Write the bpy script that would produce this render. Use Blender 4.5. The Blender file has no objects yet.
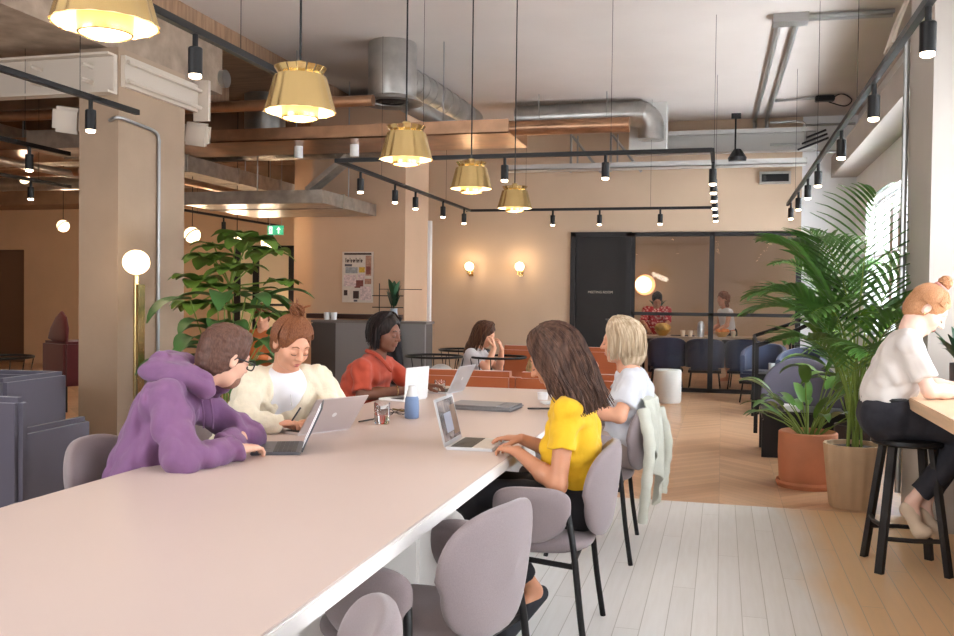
import bpy, bmesh, math, random
import numpy as np
from mathutils import Vector, Matrix, Euler
random.seed(7); np.random.seed(7)
PI = math.pi
sc = bpy.context.scene
COL = sc.collection

def lin(c):
    return tuple((v/12.92 if v <= .04045 else ((v+.055)/1.055)**2.4) for v in [x/255 for x in c])

# ---------------------------------------------------------------- camera
cam_data = bpy.data.cameras.new('camera')
cam = bpy.data.objects.new('camera', cam_data); COL.objects.link(cam)
cam.location = (0, 0, 1.38)
Rc = Matrix.Rotation(math.radians(14.76), 3, 'Z') @ Matrix.Rotation(math.radians(90-1.2), 3, 'X') @ Matrix.Rotation(.012, 3, 'Z')
cam.rotation_euler = Rc.to_euler()
cam_data.sensor_width = 36; cam_data.lens = 36*930/954
cam_data.clip_start = .05; cam_data.clip_end = 200
sc.camera = cam
# ---------------------------------------------------------------- world
w = bpy.data.worlds.new('sky'); sc.world = w; w.use_nodes = True
bgn = w.node_tree.nodes['Background']
bgn.inputs[0].default_value = (1.0, .975, .95, 1); bgn.inputs[1].default_value = 1.05
# ---------------------------------------------------------------- daylight through the windows, plus an added fill lamp
def area(name, loc, rot, sx, sy, power, color):
    l = bpy.data.lights.new(name, 'AREA'); l.shape = 'RECTANGLE'; l.size = sx; l.size_y = sy
    l.energy = power; l.color = color
    o = bpy.data.objects.new(name, l); COL.objects.link(o); o.location = loc; o.rotation_euler = rot
    return o
for yy, ln, pw in ((1.0, 3.0, 150), (4.5, 2.6, 140), (8.35, 2.4, 190), (11.8, 3.2, 260)):
    area('ground_bounce', (3.1, yy, .3), (0, math.radians(143), 0), 1.2, ln, pw*.9, (.93, .96, 1.0))
    area('window_daylight', (2.35, yy, 2.05), (0, math.radians(93), 0), 1.8, ln, pw, (.84, .92, 1.0))
area('hall_fill', (-4.6, -1.6, 2.3), (math.radians(98), 0, math.radians(-48)), 4, 2.2, 260, (.90, .95, 1.0))  # unseen fill near the open front, added to brighten the right wall
sc.view_settings.view_transform = 'Standard'
try: sc.view_settings.look = 'None'
except Exception: pass
sc.view_settings.exposure = .02; sc.view_settings.gamma = 1.0
sc.view_settings.use_curve_mapping = False

# ================================================================ materials
MATS = {}
def mat(name, col, rough=.6, metal=0.0, var=0.0, vscale=8.0, bump=0.0, bscale=60.0, stretch=(1, 1, 1), emit=0.0, ecol=None,
        trans=0.0, alpha=1.0, sheen=0.0, coat=0.0, spec=.5, ior=1.45, sss=0.0):
    if name in MATS: return MATS[name]
    m = bpy.data.materials.new(name); m.use_nodes = True
    nt = m.node_tree; b = nt.nodes['Principled BSDF']
    L = lin(col)
    b.inputs['Base Color'].default_value = (*L, 1)
    b.inputs['Roughness'].default_value = rough; b.inputs['Metallic'].default_value = metal
    b.inputs['IOR'].default_value = ior; b.inputs['Specular IOR Level'].default_value = spec
    if trans: b.inputs['Transmission Weight'].default_value = trans
    if alpha < 1: b.inputs['Alpha'].default_value = alpha
    if sheen: b.inputs['Sheen Weight'].default_value = sheen
    if coat: b.inputs['Coat Weight'].default_value = coat
    if sss:
        b.inputs['Subsurface Weight'].default_value = sss; b.inputs['Subsurface Radius'].default_value = (.012, .005, .003)
    if emit:
        b.inputs['Emission Color'].default_value = (*lin(ecol or col), 1); b.inputs['Emission Strength'].default_value = emit
    if var or bump:
        tc = nt.nodes.new('ShaderNodeTexCoord'); mp = nt.nodes.new('ShaderNodeMapping')
        mp.inputs['Scale'].default_value = stretch
        nt.links.new(tc.outputs['Object'], mp.inputs['Vector'])
    if var:
        n = nt.nodes.new('ShaderNodeTexNoise'); n.inputs['Scale'].default_value = vscale; n.inputs['Detail'].default_value = 4
        nt.links.new(mp.outputs[0], n.inputs['Vector'])
        r = nt.nodes.new('ShaderNodeValToRGB')
        r.color_ramp.elements[0].position = .3; r.color_ramp.elements[1].position = .7
        r.color_ramp.elements[0].color = (*[c*(1-var) for c in L], 1)
        r.color_ramp.elements[1].color = (*[min(1, c*(1+var)) for c in L], 1)
        nt.links.new(n.outputs[0], r.inputs[0]); nt.links.new(r.outputs[0], b.inputs['Base Color'])
    if bump:
        n2 = nt.nodes.new('ShaderNodeTexNoise'); n2.inputs['Scale'].default_value = bscale; n2.inputs['Detail'].default_value = 3
        nt.links.new(mp.outputs[0], n2.inputs['Vector'])
        bp = nt.nodes.new('ShaderNodeBump'); bp.inputs['Strength'].default_value = bump; bp.inputs['Distance'].default_value = .01
        nt.links.new(n2.outputs[0], bp.inputs['Height']); nt.links.new(bp.outputs[0], b.inputs['Normal'])
    MATS[name] = m
    return m

class NT:
    def __init__(s, m): s.nt = m.node_tree; s.b = s.nt.nodes['Principled BSDF']
    def n(s, t, **kw):
        x = s.nt.nodes.new('ShaderNode'+t)
        for k, v in kw.items(): setattr(x, k, v)
        return x
    def math(s, op, a, b=None, c=None):
        x = s.n('Math', operation=op)
        for i, v in enumerate((a, b, c)):
            if v is None: continue
            if hasattr(v, 'links') or hasattr(v, 'is_linked'): s.nt.links.new(v, x.inputs[i])
            else: x.inputs[i].default_value = v
        return x.outputs[0]
    def l(s, a, b): s.nt.links.new(a, b)
    def mix(s, f, a, b):
        x = s.n('Mix', data_type='RGBA')
        for sock, v in ((x.inputs['Factor'], f), (x.inputs['A'], a), (x.inputs['B'], b)):
            if hasattr(v, 'is_linked'): s.l(v, sock)
            elif isinstance(v, tuple): sock.default_value = (*v[:3], 1)
            else: sock.default_value = v
        return x.outputs['Result']

def plank_material(name, cols, tan=None, tan_x=None, pw=.09, plen=1.8, rough=.35, gap=(.55, .5, .45), gapw=.03):
    """boards that run along Y; the colour varies from board to board; gaps between the boards"""
    m = mat(name, (200, 200, 200), rough); t = NT(m)
    tc = t.n('TexCoord'); sp = t.n('SeparateXYZ'); t.l(tc.outputs['Object'], sp.inputs[0])
    x = t.math('DIVIDE', sp.outputs[0], pw); row = t.math('FLOOR', x); fx = t.math('FRACT', x)
    off = t.math('MULTIPLY', row, .377)
    y = t.math('ADD', t.math('DIVIDE', sp.outputs[1], plen), off); cy = t.math('FLOOR', y); fy = t.math('FRACT', y)
    cmb = t.n('CombineXYZ'); t.l(row, cmb.inputs[0]); t.l(cy, cmb.inputs[1])
    wn = t.n('TexWhiteNoise', noise_dimensions='3D'); t.l(cmb.outputs[0], wn.inputs['Vector'])
    a, b = [lin(c) for c in cols]
    base = t.mix(wn.outputs['Value'], a, b)
    mp = t.n('Mapping'); mp.inputs['Scale'].default_value = (30, 2.2, 1); t.l(tc.outputs['Object'], mp.inputs[0])
    gn = t.n('TexNoise'); gn.inputs['Scale'].default_value = 1.5; gn.inputs['Detail'].default_value = 5; t.l(mp.outputs[0], gn.inputs[0])
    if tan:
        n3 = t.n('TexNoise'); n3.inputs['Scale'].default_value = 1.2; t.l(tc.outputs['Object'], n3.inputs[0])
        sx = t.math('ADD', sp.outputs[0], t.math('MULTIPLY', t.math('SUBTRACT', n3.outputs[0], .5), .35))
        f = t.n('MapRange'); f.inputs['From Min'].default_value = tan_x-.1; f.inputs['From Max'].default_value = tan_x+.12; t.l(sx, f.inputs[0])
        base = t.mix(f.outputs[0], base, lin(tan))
    g = t.mix(t.math('MULTIPLY', gn.outputs[0], .30), base, (.35, .22, .13) if not tan else (.5, .42, .34))
    e1 = t.math('LESS_THAN', fx, gapw); e2 = t.math('LESS_THAN', fy, gapw*pw/plen)
    gp = t.math('MAXIMUM', e1, e2)
    c = t.mix(t.math('MULTIPLY', gp, .75), g, tuple(gap))
    t.l(c, t.b.inputs['Base Color'])
    bp = t.n('Bump'); bp.inputs['Strength'].default_value = .25; bp.inputs['Distance'].default_value = .004
    t.l(t.math('SUBTRACT', 1.0, gp), bp.inputs['Height']); t.l(bp.outputs[0], t.b.inputs['Normal'])
    return m

def herring_material(name, c1, c2, rough=.3):
    """herringbone-like oak: boards laid in alternating slanted bands"""
    m = mat(name, (200, 200, 200), rough); t = NT(m)
    tc = t.n('TexCoord'); sp = t.n('SeparateXYZ'); t.l(tc.outputs['Object'], sp.inputs[0])
    bw = .42; pw = .075
    xb = t.math('DIVIDE', sp.outputs[0], bw); band = t.math('FLOOR', xb)
    tri = t.math('PINGPONG', sp.outputs[0], bw)
    v = t.math('DIVIDE', t.math('ADD', sp.outputs[1], tri), pw*1.414)
    row = t.math('FLOOR', v); fv = t.math('FRACT', v); fb = t.math('FRACT', xb)
    cmb = t.n('CombineXYZ'); t.l(row, cmb.inputs[0]); t.l(band, cmb.inputs[1])
    wn = t.n('TexWhiteNoise', noise_dimensions='3D'); t.l(cmb.outputs[0], wn.inputs['Vector'])
    base = t.mix(wn.outputs['Value'], lin(c1), lin(c2))
    gn = t.n('TexNoise'); gn.inputs['Scale'].default_value = 14; gn.inputs['Detail'].default_value = 5; t.l(tc.outputs['Object'], gn.inputs[0])
    g = t.mix(t.math('MULTIPLY', gn.outputs[0], .16), base, (.34, .21, .13))
    gp = t.math('MAXIMUM', t.math('LESS_THAN', fv, .05), t.math('LESS_THAN', fb, .008))
    t.l(t.mix(t.math('MULTIPLY', gp, .5), g, (.22, .13, .08)), t.b.inputs['Base Color'])
    return m

# palette (albedo of the things themselves)
m_white = mat('white_paint', (230, 230, 230), .7, var=.03, vscale=3)
m_ceil = mat('ceiling_paint', (202, 193, 187), .8, var=.03, vscale=1.5, bump=.05, bscale=20)
m_wall = mat('wall_plaster', (198, 174, 150), .8, var=.03, vscale=2)
m_wallpink = mat('wall_plaster_pink', (200, 166, 138), .8, var=.04, vscale=2)
m_walltan = mat('wall_plaster_tan', (212, 176, 140), .8, var=.04, vscale=2)
m_pier = mat('pier_paint', (172, 148, 126), .7, var=.05, vscale=3, bump=.1, bscale=25)
m_brownpier = mat('pier_plaster', (182, 174, 166), .7, var=.03, vscale=3)
m_concrete = mat('raw_concrete', (160, 140, 122), .85, var=.25, vscale=5, bump=.5, bscale=25)
m_ribs = mat('ceiling_boards', (150, 118, 92), .8, var=.25, vscale=3, stretch=(1, 8, 1), bump=.2)
m_steel = mat('painted_steel', (205, 192, 178), .5)
m_galv = mat('galvanised_duct', (178, 176, 172), .32, .85, var=.15, vscale=6, bump=.08, bscale=9)
m_galv2 = mat('galvanised_tray', (172, 162, 150), .38, .7, var=.2, vscale=9)
m_copper = mat('copper_tone_duct', (180, 140, 110), .3, .8, var=.2, vscale=5, bump=.1, bscale=8)
m_pipe = mat('conduit_metal', (165, 165, 164), .35, .8)
m_greybeam = mat('grey_beam_paint', (190, 187, 183), .6)
m_black = mat('black_metal', (26, 25, 26), .45, .3)
m_blackpaint = mat('black_paint', (26, 22, 22), .5)
m_frame = mat('dark_frame', (30, 26, 27), .45)
m_brass = mat('polished_brass', (226, 198, 138), .24, 1.0, bump=.03, bscale=20)
m_shadein = mat('shade_lining', (255, 240, 205), .5, emit=.7, ecol=(255, 232, 190))
m_bulb = mat('lamp_glow', (255, 240, 215), .5, emit=9.0, ecol=(255, 228, 180))
m_spotglow = mat('spot_glow', (255, 240, 215), .5, emit=12.0, ecol=(255, 232, 200))
m_opal = mat('opal_glass_glow', (255, 246, 230), .4, emit=3.2, ecol=(255, 226, 180))
m_table = mat('table_laminate', (204, 184, 176), .42, var=.012, vscale=2)
m_tedge = mat('table_edge_white', (235, 230, 226), .45, var=.02)
m_lilac = None
m_wood = mat('counter_oak', (214, 178, 144), .45, var=.12, vscale=4, stretch=(1, .3, 6), bump=.05)
m_glass = mat('clear_glass', (255, 255, 255), .02, trans=1.0, ior=1.45)
m_silver = mat('aluminium', (206, 206, 208), .35, .75)
m_silverp = mat('aluminium_pinkish', (205, 194, 192), .4, .4)
m_dark = mat('dark_plastic', (52, 50, 52), .45)
m_darkgrey = mat('space_grey_metal', (96, 97, 104), .4, .5)
m_whitep = mat('white_plastic', (238, 238, 238), .4)
m_soil = mat('potting_soil', (62, 46, 36), .95, var=.4, vscale=40, bump=1, bscale=60)
m_leaf = mat('leaf_green', (78, 112, 46), .42, var=.3, vscale=5, coat=.15)
m_leaf2 = mat('leaf_bright_green', (96, 136, 44), .4, var=.3, vscale=5, coat=.15)
m_leaf3 = mat('leaf_deep_green', (36, 74, 48), .38, var=.25, vscale=5, coat=.3)
m_stem = mat('plant_stem', (120, 140, 62), .6, var=.2)

def fabric(name, col, wv=1300, rough=.9, amt=.10, sheen=.25):
    """woven cloth: fine two-way weave in colour and bump"""
    m = mat(name, col, rough, sheen=sheen); t = NT(m)
    tc = t.n('TexCoord'); sp = t.n('SeparateXYZ'); t.l(tc.outputs['Object'], sp.inputs[0])
    fn = t.n('TexNoise'); fn.inputs['Scale'].default_value = 420; fn.inputs['Detail'].default_value = 2; t.l(tc.outputs['Object'], fn.inputs[0])
    f = t.math('MULTIPLY_ADD', t.math('SUBTRACT', fn.outputs[0], .5), 2.2, .5)
    L = lin(col)
    n = t.n('TexNoise'); n.inputs['Scale'].default_value = 5; t.l(tc.outputs['Object'], n.inputs[0])
    c = t.mix(f, tuple(v*(1-amt) for v in L), tuple(min(1, v*(1+amt)) for v in L))
    c = t.mix(t.math('MULTIPLY', n.outputs[0], .25), c, tuple(v*.75 for v in L))
    t.l(c, t.b.inputs['Base Color'])
    bp = t.n('Bump'); bp.inputs['Strength'].default_value = .12; bp.inputs['Distance'].default_value = .002
    t.l(f, bp.inputs['Height']); t.l(bp.outputs[0], t.b.inputs['Normal'])
    return m
m_lilac = fabric('taupe_upholstery', (138, 124, 126))
m_navy = fabric('slate_blue_upholstery', (88, 83, 96))
m_navy2 = fabric('navy_upholstery', (60, 66, 88))
m_orange = fabric('cognac_upholstery', (172, 92, 52), sheen=.3)
m_maroon = fabric('burgundy_upholstery', (84, 22, 24))
m_pouf = fabric('pale_grey_upholstery', (205, 203, 198))

# ================================================================ object helpers
def tag(o, label=None, cat=None, group=None, kind=None):
    if label: o['label'] = label
    if cat: o['category'] = cat
    if group: o['group'] = group
    if kind: o['kind'] = kind
    return o
def thing(name, label, cat, loc=(0, 0, 0), rz=0.0, group=None):
    o = bpy.data.objects.new(name, None); COL.objects.link(o); o.empty_display_size = .1
    o.location = loc; o.rotation_euler = (0, 0, rz)
    return tag(o, label, cat, group)
def link_mesh(name, me, m, parent=None, smooth=True):
    o = bpy.data.objects.new(name, me); COL.objects.link(o)
    if m: me.materials.append(m)
    if parent: o.parent = parent
    if smooth: me.polygons.foreach_set('use_smooth', [True]*len(me.polygons))
    return o
def dup(root, loc=None, rz=None, label=None, group=None):
    def cp(o, par):
        c = o.copy(); COL.objects.link(c)
        if par is not None: c.parent = par
        for ch in list(o.children): cp(ch, c)
        return c
    r = cp(root, None)
    if loc is not None: r.location = loc
    if rz is not None: r.rotation_euler = (0, 0, rz)
    if label: r['label'] = label
    if group: r['group'] = group
    return r

class MB:
    """collects polygons, then links them as ONE mesh object"""
    def __init__(s): s.v = []; s.f = []; s.mi = []; s.cur = 0; s.bev = False
    def add(s, vs, fs, mi=None):
        o = len(s.v); s.v += [tuple(v) for v in vs]; s.f += [tuple(i+o for i in f) for f in fs]
        s.mi += [s.cur if mi is None else mi]*len(fs); return s
    def box(s, x0, x1, y0, y1, z0, z1, b=0.0):
        if b > 0:
            s.bev = True; bm = bmesh.new(); bmesh.ops.create_cube(bm, size=1)
            for v in bm.verts:
                v.co = Vector(((x0+x1)/2+v.co.x*(x1-x0), (y0+y1)/2+v.co.y*(y1-y0), (z0+z1)/2+v.co.z*(z1-z0)))
            bmesh.ops.bevel(bm, geom=bm.edges[:], offset=b, segments=4 if b >= .03 else 2, affect='EDGES')
            bm.verts.ensure_lookup_table()
            s.add([v.co[:] for v in bm.verts], [[v.index for v in f.verts] for f in bm.faces]); bm.free(); return s
        vs = [(x, y, z) for z in (z0, z1) for y in (y0, y1) for x in (x0, x1)]
        return s.add(vs, [(0, 2, 3, 1), (4, 5, 7, 6), (0, 1, 5, 4), (2, 6, 7, 3), (0, 4, 6, 2), (1, 3, 7, 5)])
    def obox(s, c, ax, ay, az, hx, hy, hz):
        c = Vector(c); ax, ay, az = Vector(ax), Vector(ay), Vector(az)
        vs = [c+ax*hx*i+ay*hy*j+az*hz*k for k in (-1, 1) for j in (-1, 1) for i in (-1, 1)]
        return s.add(vs, [(0, 2, 3, 1), (4, 5, 7, 6), (0, 1, 5, 4), (2, 6, 7, 3), (0, 4, 6, 2), (1, 3, 7, 5)])
    def tube(s, pts, r, n=10, cap=True, closed=False):
        pts = [Vector(p) for p in pts]; N = len(pts)
        rr = r if isinstance(r, (list, tuple)) else [r]*N
        base = []; up = None
        for i, p in enumerate(pts):
            if closed: d = pts[(i+1) % N]-pts[i-1]
            else: d = pts[min(i+1, N-1)]-pts[max(i-1, 0)]
            if d.length < 1e-9: d = Vector((0, 0, 1))
            d.normalize()
            if up is None: up = Vector((0, 0, 1)) if abs(d.z) < .9 else Vector((1, 0, 0))
            a = d.cross(up)
            if a.length < 1e-6: a = d.cross(Vector((.3, 1, .2)))
            a.normalize(); b = a.cross(d).normalized(); up = b
            base.append([p+a*rr[i]*math.cos(2*PI*k/n)+b*rr[i]*math.sin(2*PI*k/n) for k in range(n)])
        vs = [v for ring in base for v in ring]; fs = []
        for i in range(N if closed else N-1):
            j = (i+1) % N
            for k in range(n):
                fs.append((i*n+k, j*n+k, j*n+(k+1) % n, i*n+(k+1) % n))
        if cap and not closed: fs.append(tuple(range(n))); fs.append(tuple((N-1)*n+k for k in reversed(range(n))))
        return s.add(vs, fs)
    def cyl(s, c, r, z0, z1, n=24, r2=None):
        return s.tube([(c[0], c[1], z0), (c[0], c[1], z1)], [r, r if r2 is None else r2], n)
    def lathe(s, prof, n=32, c=(0, 0, 0), flute=0, fa=0.0, closed=False):
        vs = []; P = len(prof)
        for (r, z) in prof:
            for k in range(n):
                a = 2*PI*k/n; q = r*(1+(fa*math.cos(flute*a) if flute else 0))
                vs.append((c[0]+q*math.cos(a), c[1]+q*math.sin(a), c[2]+z))
        fs = []
        for i in range(P if closed else P-1):
            j = (i+1) % P
            for k in range(n): fs.append((i*n+k, i*n+(k+1) % n, j*n+(k+1) % n, j*n+k))
        return s.add(vs, fs)
    def sphere(s, c, r, n=16, rad=None):
        rad = rad or (r, r, r); vs = []; fs = []; m_ = n//2
        for i in range(m_+1):
            t = PI*i/m_
            for k in range(n):
                a = 2*PI*k/n; vs.append((c[0]+rad[0]*math.sin(t)*math.cos(a), c[1]+rad[1]*math.sin(t)*math.sin(a), c[2]+rad[2]*math.cos(t)))
        for i in range(m_):
            for k in range(n): fs.append((i*n+k, (i+1)*n+k, (i+1)*n+(k+1) % n, i*n+(k+1) % n))
        return s.add(vs, fs)
    def build(s, name, m, parent=None, smooth=False, off=None):
        me = bpy.data.meshes.new(name)
        vs = s.v
        if off is not None: vs = [(v[0]-off[0], v[1]-off[1], v[2]-off[2]) for v in vs]
        me.from_pydata(vs, [], s.f); me.validate(); me.update()
        ms = m if isinstance(m, (list, tuple)) else [m]
        o = link_mesh(name, me, ms[0], parent, smooth)
        for x in ms[1:]: me.materials.append(x)
        if len(ms) > 1 and len(s.mi) == len(me.polygons): me.polygons.foreach_set('material_index', s.mi)
        if smooth:
            try: me.set_sharp_from_angle(angle=math.radians(38))
            except Exception: pass
            if s.bev: o.modifiers.new('even_normals', 'WEIGHTED_NORMAL').keep_sharp = True
        return o
def box(name, x0, x1, y0, y1, z0, z1, m, parent=None, b=0.0):
    return MB().box(x0, x1, y0, y1, z0, z1, b).build(name, m, parent, smooth=b > 0)
def struct(o): o['kind'] = 'structure'; return o

def arc_pts(c, r, a0, a1, n=12, plane='xy', z=0):
    out = []
    for i in range(n+1):
        a = a0+(a1-a0)*i/n
        if plane == 'xy': out.append((c[0]+r*math.cos(a), c[1]+r*math.sin(a), z))
    return out
def smooth_path(pts, n=6):
    """Catmull-Rom through the points"""
    P = [Vector(p) for p in pts]; P = [2*P[0]-P[1]]+P+[2*P[-1]-P[-2]]; out = []
    for i in range(1, len(P)-2):
        for k in range(n):
            t = k/n
            out.append(.5*((2*P[i])+(P[i+1]-P[i-1])*t+(2*P[i-1]-5*P[i]+4*P[i+1]-P[i+2])*t*t+(3*P[i]-P[i-1]-3*P[i+1]+P[i+2])*t**3))
    out.append(P[-2]); return out

def pad(mb, outline, th, fn, crown=.25, nr=5):
    """upholstered pad: closed outline (u,v), rounded rim and crowned faces, mapped by fn(u,v,w)"""
    n = len(outline); cu = sum(p[0] for p in outline)/n; cv = sum(p[1] for p in outline)/n
    R = min(math.hypot(p[0]-cu, p[1]-cv) for p in outline); rings = []
    for s_ in (0,): pass
    prof = []
    ex = max(.2, min(1.0, 2.2*th/2/R))
    for k in range(23):
        a = -PI/2+PI*k/22; c_ = max(0.0, math.cos(a)); q = 1-ex+ex*c_ if k not in (0, 22) else 0
        q = c_**.42 if k not in (0, 22) else 0
        prof.append((q, th/2*(abs(math.sin(a))**.75)*(1 if a > 0 else -1)*(1+crown*(1-q*q))))
    vs = []
    for (q, w_) in prof:
        for (u, v) in outline: vs.append(fn(cu+(u-cu)*q, cv+(v-cv)*q, w_))
    fs = []
    for i in range(len(prof)-1):
        for k in range(n): fs.append((i*n+k, i*n+(k+1) % n, (i+1)*n+(k+1) % n, (i+1)*n+k))
    mb.add(vs, fs)
def superellipse(cx, cy, a, b, p=3.0, n=40):
    out = []
    for k in range(n):
        t = 2*PI*k/n; c, s_ = math.cos(t), math.sin(t)
        out.append((cx+a*abs(c)**(2/p)*(1 if c >= 0 else -1), cy+b*abs(s_)**(2/p)*(1 if s_ >= 0 else -1)))
    return out

# ================================================================ implicit-surface modelling (bodies, clothes, hair)
class SDF:
    def __init__(s, vox=.006): s.ops = []; s.vox = vox
    def cone(s, a, b, ra, rb=None, k=.02, cap=False, sub=False):
        s.ops.append(('c', np.array(a, float), np.array(b, float), ra, ra if rb is None else rb, k, cap, sub)); return s
    def chain(s, pts, rs, k=.02):
        for i in range(len(pts)-1): s.cone(pts[i], pts[i+1], rs[i], rs[i+1], k)
        return s
    def ell(s, c, rad, rot=None, k=.02, sub=False):
        R = np.eye(3) if rot is None else np.array(rot, float)      # columns = local axes
        s.ops.append(('e', np.array(c, float), np.array(rad, float), R, k, sub)); return s
    def plane(s, p, n, rad=.3):      # cut away what lies beyond p along n, within rad of p
        n = np.array(n, float); n /= np.linalg.norm(n)
        s.ops.append(('p', np.array(p, float), n, rad)); return s
    def mesh(s, name, m, parent=None, off=(0, 0, 0), fold=0.0, fscale=60., seed=0, extra=None, stretch=None):
        h = s.vox; lo = np.full(3, 1e9); hi = np.full(3, -1e9)
        for o in s.ops:
            if o[0] == 'c' and not o[7]:
                r = max(o[3], o[4]); lo = np.minimum(lo, np.minimum(o[1], o[2])-r); hi = np.maximum(hi, np.maximum(o[1], o[2])+r)
            if o[0] == 'e' and not o[5]:
                r = max(o[2]); lo = np.minimum(lo, o[1]-r); hi = np.maximum(hi, o[1]+r)
        lo -= 5*h+fold+.01; hi += 5*h+fold+.01
        N = np.ceil((hi-lo)/h).astype(int)+1
        X = [lo[i]+h*np.arange(N[i]) for i in range(3)]
        D = np.full(N, .2, np.float32)
        for o in s.ops:
            if o[0] == 'c': r = max(o[3], o[4])+o[5]+2*h+.02; a = np.minimum(o[1], o[2])-r; b = np.maximum(o[1], o[2])+r
            elif o[0] == 'e': r = max(o[2])+o[4]+2*h+.02; a = o[1]-r; b = o[1]+r
            else: a = o[1]-o[3]; b = o[1]+o[3]
            i0 = np.clip(np.floor((a-lo)/h).astype(int), 0, N-1); i1 = np.clip(np.ceil((b-lo)/h).astype(int)+1, 1, N)
            if np.any(i1 <= i0): continue
            sl = tuple(slice(i0[i], i1[i]) for i in range(3))
            gx, gy, gz = np.meshgrid(X[0][sl[0]], X[1][sl[1]], X[2][sl[2]], indexing='ij', sparse=True)
            E = D[sl]
            if o[0] == 'c':
                ba = o[2]-o[1]; L2 = max(float(ba@ba), 1e-12); L = math.sqrt(L2)
                px, py, pz = gx-o[1][0], gy-o[1][1], gz-o[1][2]
                t = (px*ba[0]+py*ba[1]+pz*ba[2])/L2; tc = np.clip(t, 0, 1)
                d = np.sqrt((px-tc*ba[0])**2+(py-tc*ba[1])**2+(pz-tc*ba[2])**2)-(o[3]+(o[4]-o[3])*tc)
                if o[6]: d = np.maximum(d, (t-1)*L)
                k, sub = o[5], o[7]
            elif o[0] == 'e':
                R = o[3]; px, py, pz = gx-o[1][0], gy-o[1][1], gz-o[1][2]
                q = [px*R[0, i]+py*R[1, i]+pz*R[2, i] for i in range(3)]
                k0 = np.sqrt(sum((q[i]/o[2][i])**2 for i in range(3))); k1 = np.sqrt(sum((q[i]/o[2][i]**2)**2 for i in range(3)))+1e-9
                d = k0*(k0-1)/k1; k, sub = o[4], o[5]
            else:
                d = (gx-o[1][0])*o[2][0]+(gy-o[1][1])*o[2][1]+(gz-o[1][2])*o[2][2]
                D[sl] = np.maximum(E, d.astype(np.float32)); continue
            d = d.astype(np.float32); k = max(k, 1e-4)
            if sub:
                hh = np.clip(.5-.5*(E+d)/k, 0, 1); D[sl] = E*(1-hh)+(-d)*hh+k*hh*(1-hh)
            else:
                hh = np.clip(.5+.5*(d-E)/k, 0, 1); D[sl] = d*(1-hh)+E*hh-k*hh*(1-hh)
        if fold:
            rs = np.random.RandomState(seed)
            acc = np.zeros(N, np.float32)
            st = np.array(stretch if stretch is not None else (1, 1, 1.))
            for j in range(6):
                v = rs.normal(size=3)*st; v /= np.linalg.norm(v); f = fscale*(.6+.9*rs.rand()); ph = rs.rand()*6.28
                ph2 = rs.normal(size=3)*fscale*.25
                warp = 1.5*np.sin(X[0][:, None, None]*ph2[0]+X[1][None, :, None]*ph2[1]+X[2][None, None, :]*ph2[2]+ph)
                acc += FOLD(X[0][:, None, None]*v[0]*f+X[1][None, :, None]*v[1]*f+X[2][None, None, :]*v[2]*f+ph+warp)
            D += fold*acc/2.2
        vs, fs = surfnets(D, lo, h)
        vs = vs-np.array(off)
        me = bpy.data.meshes.new(name)
        me.vertices.add(len(vs)); me.vertices.foreach_set('co', vs.astype(np.float32).ravel())
        me.loops.add(len(fs)*4); me.loops.foreach_set('vertex_index', fs.astype(np.int32).ravel())
        me.polygons.add(len(fs)); me.polygons.foreach_set('loop_start', np.arange(0, len(fs)*4, 4, dtype=np.int32))
        try: me.polygons.foreach_set('loop_total', np.full(len(fs), 4, dtype=np.int32))
        except Exception: pass
        me.update(calc_edges=True); me.validate()
        if extra: pass
        return link_mesh(name, me, m, parent)

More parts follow.
